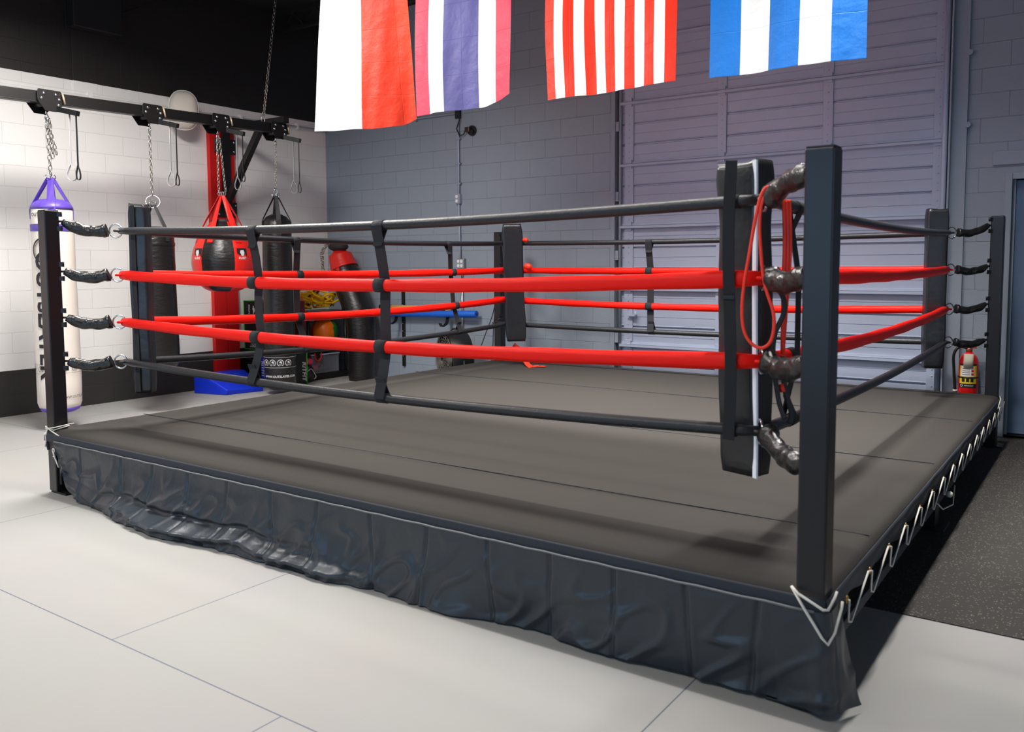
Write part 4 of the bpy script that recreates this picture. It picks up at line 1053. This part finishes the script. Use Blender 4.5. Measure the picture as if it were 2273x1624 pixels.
cc = MB(); chain(cc, (BX, TY[2] - .02, bz(TY[2]) - .13), (BX, 2.89, 2.24), .042, .004); chain(cc, (BX, TY[2] + .01, bz(TY[2]) - .13), (BX + .02, 2.96, 2.24), .042, .004)
obj('chain', cc, M_zinc, t)
# 4 tall black bag
c = (BX, 3.64); r4 = .20
t = thing('heavy_bag', 'tall black heavy bag with white printed badges near its foot', 'punching bag', (c[0], c[1], .06))
obj('body', MB().lathe(bagprof(.055, 1.96, .178, .08, .158), c, 48, rfun=lambda a, z: 1 + (.02 * sin(a * 14) if z > 1.93 else 0) + .008 * sin(a * 3 + z * 6)), M_bagblack, t)
bag_straps(t, c, 2.24, 1.98, .155, M_strapblack, wd=.05, a0=cam3 + .1, low=1.80)
obj('chain', chain(MB(), (BX, TY[3] - .01, bz(TY[3]) - .13), (BX, 3.64, 2.33), .036, .004), M_zinc, t)
obj('chain', MB().torus((BX, 3.64, 2.285), .045, .005, (1, 0, 0), 20, 6, (.5, 1.0)), M_chrome, t)
cam4 = math.atan2(CY - c[1], CX - c[0]); rr4 = .1775
mb = MB()
for k in range(10):
    emblem(mb, on_bag(c, rr4 + .003, cam4 + .52 - k * .50, .37), .036)
for zz in (.315, .43): mb.lathe([(rr4 + .002, zz), (rr4 + .002, zz + .003)], c, 48, cap=False)
text_on(mb, 'WWW.OUTSLAYER.COM', .034, on_bag(c, rr4 + .003, cam4 - .02, .215), bold=.0008, subdiv=1)
obj('lettering', mb, M_printw, t)

# ------------------------------------------------------------------ wall speaker
t = thing('wall_speaker', 'off-white rounded loudspeaker mounted high on the left wall', 'speaker', (XL, 3.12, 3.2))
cs = Vector((XL + .16, 3.10, 3.20))
def se(k_, e): return (abs(k_) ** e) * (1 if k_ > 0 else -1)
V = []; nu, nv = 32, 20
for j in range(nv + 1):
    ph = -pi / 2 + pi * j / nv
    for i in range(nu):
        th = 2 * pi * i / nu
        p = Vector((.15 * se(cos(ph), .75) * se(cos(th), .7), .155 * se(cos(ph), .75) * se(sin(th), .7), .215 * se(sin(ph), .85)))
        p = Matrix.Rotation(radians(-28), 3, 'Z') @ p; V.append(tuple(cs + p))
mb = MB().add(V, [(j * nu + i, j * nu + (i + 1) % nu, (j + 1) * nu + (i + 1) % nu, (j + 1) * nu + i) for j in range(nv) for i in range(nu)], True)
obj('housing', mb, M_offwhite, t)
Rs = Matrix.Rotation(radians(-28), 3, 'Z')
pts = [cs + Rs @ Vector((.045, .157 * se(sin(a_), .8), .217 * se(cos(a_), .85))) for a_ in [2 * pi * k / 40 for k in range(40)]]
obj('grille_rim', MB().tube(pts, .004, 6, closed=True), M_whitepaint, t)
obj('bracket', MB().box(XL, XL + .06, 3.07, 3.13, 3.14, 3.26), M_whitepaint, t, bevel=.004)

# ------------------------------------------------------------------ foam boxes and blue wedge
def foam_box(label, x0_, x1_, y0_, y1_, z0_, z1_, edge, texts):
    t = thing('plyo_box', label, 'foam box', ((x0_ + x1_) / 2, (y0_ + y1_) / 2, z0_))
    obj('body', MB().box(x0_, x1_, y0_, y1_, z0_, z1_), M_foam, t, bevel=.006)
    mb = MB(); e = .007
    for ys in (y0_, y1_):
        mb.tube([(x1_, ys, z0_ + .01), (x1_, ys, z1_ - .01)], e, 6)
    for zs in (z0_ + .006, z1_ - .004): mb.tube([(x1_, y0_ + .01, zs), (x1_, y1_ - .01, zs)], e, 6)
    for zs in (z1_ - .004,): mb.tube([(x0_, y0_, zs), (x1_, y0_, zs)], e * .6, 6)
    obj('edge_piping', mb, edge, t)
    if texts:
        mb = MB()
        for body, size, yy, zz, up in texts:
            def fn(x, y, yy=yy, zz=zz, up=up):
                if up == 1: x, y = -x, -y
                elif up == 2: x, y = y, -x
                elif up == 3: x, y = -y, x
                return (x1_ + .003, yy + x, zz + y)
            text_on(mb, body, size, fn, bold=size * .02, shear=.2 if 'RIT' in body else 0)
        obj('lettering', mb, M_printw, t)
    return t
def y_box(label, x0_, x1_, y0_, y1_, z0_, z1_, edge, texts):
    t = thing('plyo_box', label, 'foam box', ((x0_ + x1_) / 2, (y0_ + y1_) / 2, z0_))
    obj('body', MB().box(x0_, x1_, y0_, y1_, z0_, z1_), M_foam, t, bevel=.006)
    mb = MB()
    if edge is not M_foam:
        P = [(x0_, y0_, z0_ + .005), (x0_, y0_, z1_ - .002), (x1_, y0_, z1_ - .002), (x1_, y0_, z0_ + .005)]
        mb.tube(P, .007, 6, closed=True); mb.tube([(x1_, y0_, z1_ - .002), (x1_, y1_, z1_ - .002)], .007, 6); mb.tube([(x1_, y1_, z1_ - .002), (x1_, y1_, z0_)], .007, 6)
        obj('edge_piping', mb, edge, t)
    if texts:
        for body, size, xx, zz, up in texts:
            def fn(x, y, xx=xx, zz=zz, up=up):
                if up == 1: x, y = -x, -y
                elif up == 2: x, y = y, -x
                elif up == 3: x, y = -y, x
                return (xx + x, y0_ - .003, zz + y)
            mb = MB(); text_on(mb, body, size, fn, bold=size * .02, shear=.2 if 'RIT' in body else 0); obj('lettering', mb, M_printw, t)
y_box('plain black foam box on the floor under the upright green-edged box', XL + .02, -7.72, 3.93, 4.22, 0, .43, M_foam, [])
y_box('black foam jump box with green edges standing upright left of the tall black bag', XL + .02, -7.42, 3.95, 4.22, .434, 1.035, M_green, [('4', .13, -7.83, .93, 1), ('INCH', .045, -7.925, .93, 2), ('RITFIT', .065, -7.83, .49, 1)])
y_box('black foam jump box with green edges on the floor right behind the tall black bag', -7.69, -7.335, 4.0, 4.33, 0, .43, M_green, [])
mb = MB(); text_on(mb, 'RITFIT', .085, lambda x, y: (-7.331, 4.28 + y, .17 - x), bold=.002, shear=.2)
obj('lettering', mb, M_printw, [o for o in COL.objects if o.name.startswith('plyo_box')][-1])
o = tag(obj('plyo_box', MB().box(-7.60, -7.36, 4.235, 4.34, .442, 1.03), mat('maroon', (96, 16, 34), .5), bevel=.006), 'dark maroon thin foam pad standing between the black bag and the shelf', 'foam pad')
t = thing('blue_slab', 'blue foam slab with white lettering standing at the foot of the tall black bag', 'foam pad', (-7.4, 3.9, 0))
obj('body', MB().box(-7.62, -7.335, 3.86, 3.93, 0, .40), M_blue, t, bevel=.006)
mb = MB(); text_on(mb, 'RITFIT', .07, lambda x, y: (-7.58 + y, 3.857, .22 - x), bold=.002); obj('lettering', mb, M_printw, t)
# wedge: raised back edge, slope and low toe
P8 = [at(445, 862, 2, 0.0), at(500, 877, 2, 0.0), at(583, 868, 2, .0)]
wz = thing('wedge_mat', 'bright blue foam wedge on the floor by the left wall', 'wedge mat', (-7.6, 3.3, 0))
A0 = Vector((-7.86, 3.10, 0)); A1 = Vector((-7.42, 3.20, 0)); A2 = Vector((-7.33, 3.66, 0)); A3 = Vector((-7.80, 3.66, 0))
T0 = Vector((-7.86, 3.10, .22)); T3 = Vector((-7.74, 3.60, .24)); T1 = Vector((-7.40, 3.21, .06)); T2 = Vector((-7.33, 3.66, .05)); M0 = Vector((-7.72, 3.13, .22)); M3 = Vector((-7.58, 3.60, .24))
V = [A0, A1, A2, A3, T0, M0, T1, T2, M3, T3]
obj('body', MB().add(V, [(0, 3, 2, 1), (0, 1, 6, 5, 4), (1, 2, 7, 6), (5, 6, 7, 8), (4, 5, 8, 9), (2, 3, 9, 8, 7), (0, 4, 9, 3)]), M_blue, wz, bevel=.012, seg=3)

# ------------------------------------------------------------------ shelf unit with gear
sx0, sx1, sy0, sy1 = -7.98, -7.52, 4.36, 5.22
t = thing('shelf_unit', 'small black plastic shelf unit in the corner behind the ring', 'shelf', (-7.75, 4.8, 0))
for zt_, nm in ((.03, 'shelf'), (.37, 'shelf'), (.83, 'shelf')):
    mb = MB().box(sx0, sx1, sy0, sy1, zt_ - .02, zt_ + .045)
    for k in range(7): mb.box(sx1, sx1 + .003, sy0 + .06 + k * .12, sy0 + .09 + k * .12, zt_ - .01, zt_ + .03)
    obj(nm, mb, M_shelf, t, bevel=.004)
for (a, b) in ((sx0 + .03, sy0 + .03), (sx1 - .03, sy0 + .19), (sx0 + .03, sy1 - .03), (sx1 - .03, sy1 - .03)):
    obj('leg', MB().cyl((a, b, 0), (a, b, .83), .022, 14), M_shelf, t)
# yellow tubes on the top shelf
rs = np.random.RandomState(11)
for k in range(12):
    cx_, cy_ = sx1 - .12 + rs.uniform(-.05, .05), 4.80 + rs.uniform(-.22, .22); P = []
    R_ = rs.uniform(.07, .13); ph = rs.rand() * 6
    for i in range(26):
        a_ = ph + i * .46; R_i = R_ * (1 + .35 * sin(i * .9 + ph))
        P.append((cx_ + R_i * .7 * cos(a_), cy_ + R_i * 1.25 * sin(a_), .895 + .02 + .075 * (1 + sin(i * .37 + ph * 2)) + .008 * k))
    t = thing('tube_band', 'yellow rubber exercise tube in the tangle on the top shelf', 'exercise tube', P[0], 'yellow tubes tangled on the top shelf')
    obj('tube', MB().tube(smooth(P, 4), .0125, 8), M_yellow, t)
    e = Vector(P[-1]); obj('handle_clip', MB().cyl(e, e + Vector((.01, .03, .02)), .013, 8), M_black, t)
t = thing('marker_cone', 'orange plastic marker cone standing on the top shelf beside the yellow tubes', 'cone', (sx1 - .09, 4.50, .875))
obj('body', MB().lathe([(.075, .0), (.075, .012), (.05, .014), (.018, .23), (.014, .235)], (sx1 - .09, 4.50), 24, z0=.876), M_orange, t)
# ball on the middle shelf
cb_ = Vector((-7.72, 4.97, .415 + .155))
rb = .186; cb_.z = .417 + rb
t = thing('ball', 'orange, red and green panelled exercise ball on the middle shelf', 'ball', (cb_.x, cb_.y, .417))
V = []; nu, nv = 36, 20; ax_tilt = Matrix.Rotation(radians(12), 3, 'X')
for j in range(nv + 1):
    ph = -pi / 2 + pi * j / nv
    for i in range(nu):
        th = 2 * pi * i / nu; V.append(tuple(cb_ + ax_tilt @ Vector((rb * cos(ph) * cos(th), rb * cos(ph) * sin(th), rb * sin(ph)))))
bmats = [mat('ball_orange', (250, 120, 8), .4), mat('ball_red', (200, 34, 20), .4), mat('ball_green', (20, 130, 50), .4), mat('ball_blue', (40, 60, 160), .4)]
o_ = obj('body', MB().add(V, [(j * nu + i, j * nu + (i + 1) % nu, (j + 1) * nu + (i + 1) % nu, (j + 1) * nu + i) for j in range(nv) for i in range(nu)], True), bmats, t)
cang = math.atan2(CY - cb_.y, CX - cb_.x)
for p in o_.data.polygons:
    a_ = (math.atan2(p.center.y, p.center.x) - cang + radians(47)) % (2 * pi)
    k = int(a_ / radians(90)); p.material_index = [0, 2, 3, 1][k]
# colourful small bits left on the shelf
for k, (cn, colr, z_) in enumerate((('green', (40, 170, 40), .60), ('yellow', (240, 200, 20), .545), ('purple', (110, 40, 190), .48), ('orange', (245, 110, 20), .42))):
    tag(obj('hand_weight', MB().box(-7.62, -7.54, 4.40, 4.50, z_, z_ + .05), mat('bit_' + cn, colr, .5), bevel=.015, seg=3), '%s foam block in the stack at the left end of the middle shelf' % cn, 'foam block')
t = thing('jump_rope', 'coiled yellow and black cord lying on the middle shelf before the ball', 'jump rope', (-7.56, 4.68, .42))
obj('cord', MB().tube(smooth([(-7.56 + .02 * sin(k), 4.62 + .012 * k, .425 + .012 * (k % 3)) for k in range(12)]), .007, 6), M_yellow, t)
# clear bin
t = thing('storage_bin', 'clear plastic bin with blue lid rim on the bottom shelf', 'bin', (-7.7, 4.85, .08))
bx0, bx1, by0, by1, bz0, bz1 = -7.90, -7.55, 4.60, 5.06, .08, .325
mb = MB(); w_ = .004
mb.box(bx0, bx1, by0, by1, bz0, bz0 + w_); mb.box(bx0, bx0 + w_, by0, by1, bz0 + w_, bz1); mb.box(bx1 - w_, bx1, by0, by1, bz0 + w_, bz1); mb.box(bx0 + w_, bx1 - w_, by0, by0 + w_, bz0 + w_, bz1); mb.box(bx0 + w_, bx1 - w_, by1 - w_, by1, bz0 + w_, bz1)
obj('tub', mb, M_bin, t)
mb = MB()
mb.box(bx1 - .004, bx1 + .012, by0 - .01, by1 + .01, bz1 - .012, bz1 + .006); mb.box(bx0, bx1, by0 - .012, by0, bz1 - .012, bz1 + .006); mb.box(bx0, bx1, by1, by1 + .012, bz1 - .012, bz1 + .006)
obj('rim', mb, mat('bin_rim', (190, 200, 215), .3), t)
tag(obj('glove', MB().sphere((-7.66, 4.72, .14), .055, 16, 10, (1, 1.2, .9)).sphere((-7.62, 4.76, .19), .03, 12, 8), M_pink), 'pink glove inside the clear bin, at its left end', 'glove')
tag(obj('glove', MB().sphere((-7.70, 4.90, .13), .045, 16, 10, (1, 1.2, .8)).sphere((-7.66, 4.86, .17), .022, 12, 8), mat('dark_cloth', (60, 62, 74), .6)), 'dark glove inside the clear bin, at its right end', 'glove')
t = thing('hand_pad', 'black mitt with pale curved piping leaning before the bottom shelf', 'mitt', (-7.43, 4.46, .0))
obj('body', MB().sphere((-7.45, 4.46, .11), .09, 16, 10, (.5, .9, 1.2)), M_vinyl, t)
obj('piping', MB().tube(smooth([(-7.40, 4.40, .15), (-7.395, 4.45, .175), (-7.40, 4.50, .12), (-7.40, 4.53, .07), (-7.405, 4.50, .04)]), .005, 6), M_printw, t)
t = thing('hand_pad', 'pink mitt resting behind the black mitt at the shelf foot', 'mitt', (-7.45, 4.47, .2))
obj('body', MB().sphere((-7.455, 4.47, .26), .06, 14, 8, (.8, 1.0, .7)), M_pink, t)
t = thing('hook', 'red and black plastic grip hanging from the middle shelf edge', 'grip', (-7.51, 4.68, .3))
obj('loop', MB().tube(smooth([(-7.515, 4.62, .35), (-7.51, 4.63, .27), (-7.51, 4.68, .25), (-7.51, 4.72, .29), (-7.515, 4.73, .35)]), .009, 8), M_redvinyl, t)
obj('inner_pad', MB().cbox((-7.52, 4.675, .31), .02, .07, .07), M_black, t, bevel=.01)

# ------------------------------------------------------------------ free bag leaning in the corner
t = thing('floor_bag', 'old black bag with red taped top leaning and slumped in the back corner', 'punching bag', (-7.07, 5.0, 0))
cen = [(-7.075, 5.0, .0), (-7.075, 5.0, .04), (-7.07, 5.0, .2), (-7.06, 5.0, .4), (-7.06, 5.0, .6), (-7.09, 5.0, .8), (-7.16, 5.0, .98), (-7.24, 5.0, 1.15), (-7.31, 5.0, 1.32), (-7.36, 5.0, 1.45)]
cn = smooth(cen, 4); nn = len(cn); rad = []
for i, p in enumerate(cn):
    f = i / (nn - 1); r_ = .160 + .026 * min(1, f * 1.6) if f > .1 else .160
    r_ *= 1 + .0 * f - .05 * max(0, f - .6); 
    if .42 < f < .78: r_ *= 1 + .018 * sin(f * 260)
    if f > .9: r_ *= 1 - (f - .9) * 1.3
    if i == 0: r_ *= .93
    rad.append(r_)
obj('body', MB().tube(cn, rad, 40, up=(0, 1, 0)), M_bagblack, t)
top = smooth([(-7.345, 5.0, 1.41), (-7.385, 5.0, 1.50), (-7.42, 5.0, 1.60), (-7.435, 5.0, 1.68)], 4)
obj('red_tape', MB().tube(top, [.182 - .0045 * i for i in range(len(top) - 4)] + [.10, .085, .06, .03], 36, up=(0, 1, 0)), M_redvinyl, t, label='shiny red tape round the top')
obj('tape_patch', MB().cbox((-7.33, 4.835, 1.41), .12, .01, .08, M=Matrix.Rotation(radians(20), 4, 'Y')), M_redvinyl, t)
obj('silver_tape', MB().cbox((-7.485, 4.88, 1.40), .05, .02, .12, M=Matrix.Rotation(radians(25), 4, 'Y')), M_chrome, t)
obj('top_strap', MB().sphere((-7.43, 4.98, 1.70), .115, 18, 10, (1.25, 1, .55)), M_strapblack, t)
rs = np.random.RandomState(4); mb = MB()
for k in range(7):
    P = [(-7.40 + rs.uniform(-.06, .04), 4.89, 1.755), (-7.52 + rs.uniform(-.05, .02), 4.87, 1.72), (-7.60 + rs.uniform(-.03, .03), 4.85, 1.60), (-7.56 + rs.uniform(-.03, .03), 4.83, 1.48 - .04 * k * .5)]
    S = smooth(P, 2)
    for a, b in zip(S, S[1:]): chain(mb, a, b, .036, .0035, n=8, k=4)
obj('chain', mb, M_zinc, t)

# ------------------------------------------------------------------ wall rack with noodles
t = thing('wall_rack', 'black wall rail rack with curved hooks holding foam noodles', 'wall rack', (-6.66, YB, .2))
def rail(x):
    mb = MB().box(x - .02, x + .02, YB - .03, YB, .17, 1.19); obj('rail', mb, M_black, t, bevel=.003)
    for zz in (.3, .62, .72, .95): obj('screw', MB().sphere((x, YB - .032, zz), .007, 8, 6), M_chrome, t)
rail(-6.66)
for hx in (-6.72, -5.88):
    obj('hook', MB().ribbon(smooth([(hx, YB - .01, .94), (hx, YB - .06, .93), (hx + .0, YB - .08, .82), (hx + .02, YB - .13, .75), (hx + .03, YB - .22, .72), (hx + .04, YB - .27, .76)]), (1, 0, 0), .045, .008), M_black, t)
t = thing('foam_noodle', 'long blue foam noodle lying on the wall rack hooks', 'foam noodle', (-6.3, YB - .12, .86))
p0, p1 = Vector((-6.95, YB - .11, .845)), Vector((-5.41, YB - .11, .875))
obj('tube', MB().cyl(p0, p1, .042, 24), M_noodleb, t, bevel=.006)
obj('hole', MB().cyl(p1 - Vector((.01, 0, 0)), p1 + Vector((.002, 0, 0)), .014, 16), M_black, t)
t = thing('foam_noodle', 'tan wooden-coloured stick lying above the blue noodle on the rack', 'stick', (-6.4, YB - .10, .93))
obj('tube', MB().cyl((-6.80, YB - .10, .925), (-5.83, YB - .10, .925), .03, 20), M_noodley, t)
obj('grip', MB().cyl((-6.98, YB - .10, .925), (-6.79, YB - .10, .925), .034, 20).cyl((-5.97, YB - .10, .925), (-5.88, YB - .10, .925), .034, 20), M_black, t)

# ------------------------------------------------------------------ drum fan
fc = Vector((-5.54, 5.00, .37))
t = thing('drum_fan', 'round grey floor drum fan standing behind the left ring corner', 'fan', (fc.x, fc.y, 0))
fa = radians(238)      # facing direction
fd = Vector((cos(fa), sin(fa), 0)); fs = Vector((-fd.y, fd.x, 0))
obj('drum', MB().tube([fc - fd * .13, fc - fd * .12, fc + fd * .12, fc + fd * .13], [.30, .31, .31, .30], 44, cap=False), M_black, t, solid=.006)
mb = MB()
for k in range(1, 9): mb.torus(fc + fd * (.14 + .02 * (1 - k / 9)), .03 + .033 * k, .0025, tuple(fd), 40, 5)
for k in range(20):
    a_ = 2 * pi * k / 20; rdir = fs * cos(a_) + Vector((0, 0, 1)) * sin(a_); mb.cyl(fc + fd * .16 + rdir * .03, fc + fd * .135 + rdir * .30, .0025, 5)
obj('grille', mb, M_fan, t)
mb = MB().tube([fc - fd * .04, fc + fd * .09], [.06, .05], 16)
for k in range(4):
    a_ = 2 * pi * k / 4 + .3; rdir = fs * cos(a_) + Vector((0, 0, 1)) * sin(a_); tdir = -fs * sin(a_) + Vector((0, 0, 1)) * cos(a_)
    mb.ribbon([fc + rdir * .04, fc + rdir * .15 + fd * .01, fc + rdir * .27], [tdir + fd * .5] * 3, [.06, .12, .14], .004)
obj('blades', mb, M_fan, t)
obj('stand', MB().tube([fc + fs * .33 + fd * .14 - Vector((0, 0, .36)), fc + fs * .33 - Vector((0, 0, .36)), fc + fs * .325, ], .012, 8).tube([fc - fs * .33 + fd * .14 - Vector((0, 0, .36)), fc - fs * .33 - Vector((0, 0, .36)), fc - fs * .325], .012, 8).tube([fc + fs * .33 + fd * .14 - Vector((0, 0, .36)), fc - fs * .33 + fd * .14 - Vector((0, 0, .36))], .012, 8), M_black, t)
obj('handle', MB().tube(smooth([fc + fd * .05 + Vector((0, 0, .31)), fc + fd * .03 + Vector((0, 0, .34)), fc - fd * .07 + Vector((0, 0, .34)), fc - fd * .09 + Vector((0, 0, .31))]), .01, 8), M_black, t)

# ------------------------------------------------------------------ fire extinguisher
ex, ey = -0.215, YB - .12
t = thing('fire_extinguisher', 'red fire extinguisher with yellow label hanging on the wall by the right post', 'fire extinguisher', (ex, ey, .30))
obj('cylinder', MB().lathe([(.055, .10), (.069, .11), (.074, .14), (.074, .57), (.070, .605), (.054, .635), (.032, .655), (.025, .665)], (ex, ey), 36), mat('extinguisher_red', (215, 10, 14), .3, coat=.4), t)
obj('valve', MB().lathe([(.024, .66), (.026, .69), (.02, .70)], (ex, ey), 16).cbox((ex + .01, ey, .705), .09, .022, .02), mat('copper', (170, 90, 80), .35, metal=.6), t)
obj('lever', MB().cbox((ex + .09, ey, .70), .12, .02, .012, M=Matrix.Rotation(radians(30), 4, 'Y')).cbox((ex + .05, ey, .73), .10, .02, .008, M=Matrix.Rotation(radians(8), 4, 'Y')), M_chrome, t)
obj('hose', MB().tube(smooth([(ex - .01, ey - .01, .695), (ex - .07, ey - .02, .705), (ex - .11, ey - .03, .64), (ex - .105, ey - .03, .50), (ex - .095, ey - .03, .36), (ex - .09, ey - .03, .25)]), .012, 10), M_black, t)
obj('nozzle', MB().cyl((ex - .092, ey - .03, .33), (ex - .088, ey - .03, .22), .017, 12), M_black, t)
obj('nozzle_ring', MB().cyl((ex - .0925, ey - .03, .33), (ex - .092, ey - .03, .345), .018, 12), M_whitepaint, t)
acam = math.atan2(CY - ey, CX - ex) - .05
def cylpatch(name, a0, a1, z0_, z1_, rr, m_):
    obj(name, MB().grid(lambda u, v: (ex + rr * cos(acam + a0 + (a1 - a0) * u), ey + rr * sin(acam + a0 + (a1 - a0) * u), z0_ + (z1_ - z0_) * v), 14, 1), m_, t)
cylpatch('label_yellow', -.95, .95, .405, .555, .0748, mat('label_yellow', (235, 200, 30), .5))
cylpatch('label_band', -.95, .95, .370, .405, .0750, M_print)
cylpatch('label_top_band', -.95, .95, .555, .570, .0750, M_print)
cylpatch('label_white', -.75, .65, .465, .55, .0755, M_whitepaint)
mbt = MB(); fnx = lambda x, y: (ex + .0762 * cos(acam + x / .0762), ey + .0762 * sin(acam + x / .0762), .435 + y)
for k in range(3): mbt.grid(lambda u, v, k=k: fnx(-.035 + .034 * k + (u - .5) * .024, (v - .5) * .03), 3, 1)
for k in range(4): mbt.grid(lambda u, v, k=k: fnx(-.015 + (u - .5) * .06, .045 + .016 * k + (v - .5) * .005), 4, 1)
obj('label_icons', mbt, M_print, t)
mbt = MB(); arc_ring(mbt, lambda x, y: fnx(x - .05, y - .047), .010, .004, n=14); mbt.grid(lambda u, v: fnx(.01 + (u - .5) * .07, -.047 + (v - .5) * .006), 4, 1); obj('label_mark', mbt, M_printw, t)
mbt = MB(); 
for k in range(2): mbt.grid(lambda u, v, k=k: fnx(.035 + (u - .5) * .02, .050 + .027 * k + (v - .5) * .018), 3, 1)
obj('label_red_icons', mbt, M_red, t)
obj('inspection_tag', MB().grid(lambda u, v: (ex + .080 * cos(acam - .45 + .95 * u) , ey + .080 * sin(acam - .45 + .95 * u), .535 + .12 * v), 6, 1), mat('tag_paper', (235, 226, 205), .7), t, solid=.001)
obj('holding_strap', MB().lathe([(.0775, .452), (.0775, .462)], (ex, ey), 30, cap=False), M_black, t, solid=.002)
t.location.z = .30
obj('wall_bracket', MB().box(ex - .03, ex + .03, ey + .066, YB, .35, .62), M_black, t)

t.location.z += .045

# ------------------------------------------------------------------ flags
FY = 2.5; FTOP = 4.15
RD_ = (232, 52, 28); WH = (240, 240, 240)
flags = [
    ('tall two-stripe flag, white on the left and orange-red on the right, leftmost in the row', -4.93, -4.02, 2.60, [(0, (238, 238, 236)), (.5, (240, 56, 16))], 24),
    ('flag with pink-red edges, white bands and a broad violet-blue centre stripe', -3.90, -2.935, 2.65, [(0, (208, 60, 84)), (1 / 6, WH), (2 / 6, (84, 82, 140)), (4 / 6, WH), (5 / 6, (208, 60, 84))], 2),
    ('flag with thirteen narrow red and white vertical stripes', -2.645, -1.62, 2.642, [(i / 13, (RD_ if i % 2 == 0 else WH)) for i in range(13)], 0),
    ('flag with broad blue and white vertical stripes, rightmost in the row', -1.385, -.465, 2.632, [(0, (28, 118, 208)), (.2, WH), (.4, (28, 118, 208)), (.6, WH), (.8, (28, 118, 208))], 0),
]
for k, (lab, fx0, fx1, fz, stops, yaw) in enumerate(flags):
    t = thing('hanging_flag', lab, 'flag', ((fx0 + fx1) / 2, FY, fz))
    ph = k * 1.7
    ya = radians(yaw) if k == 0 else 0
    def fn(u, v):
        w_ = fx1 - fx0; s_ = (u - .5); nar = 1 - .05 * v * (k != 3) * .5
        x = (fx0 + fx1) / 2 + w_ * s_ * nar
        y = FY + .022 * sin(u * 8 + ph + v * .8) * (.4 + v * .7) + .009 * sin(u * 17 + ph - v * 2) * v + .004 * sin(u * 34 + v * 9) * v
        zb = fz
        z = FTOP + (zb - FTOP) * v
        if k == 0: y += s_ * w_ * sin(ya) * v; x += (w_ * s_ * (cos(ya) - 1)) * v + .09 * s_ * v * .2; z += .06 * max(0, u - .6) * v * 1.6 + .05 * max(0, u - .86) * 5 * v ** 6
        if k == 1: z += .22 * max(0, u - .72) * v ** 6; x += .018 * sin(v * 5 + 1) * (1 - u)
        if k == 2: x += .012 * sin(v * 7) * (1 - u); z -= .012 * (1 - u) * v
        if k == 3: x += -.02 * (1 - u) * v
        return (x, y, z)
    obj('cloth', MB().grid(fn, 90, 70, uv=True), stripe_mat('flag_cloth_%d' % k, 0, 0, 0, stops), t)
    obj('top_hem', MB().tube([(fx0, FY, FTOP), (fx1, FY, FTOP)], .012, 8), M_whitepaint, t)
    if k == 3:
        mbx = MB()
        obj('sleeve_tab', MB().box(fx0 - .02, fx0, FY - .01, FY + .01, FTOP - .01, FTOP + .01), M_black, t)
o = obj('flag_line', MB().cyl((XL, FY, FTOP + .016), (4.4, FY, FTOP + .016), .004, 6), M_black)
tag(o, 'thin black line stretched under the ceiling carrying the four flags', 'line')
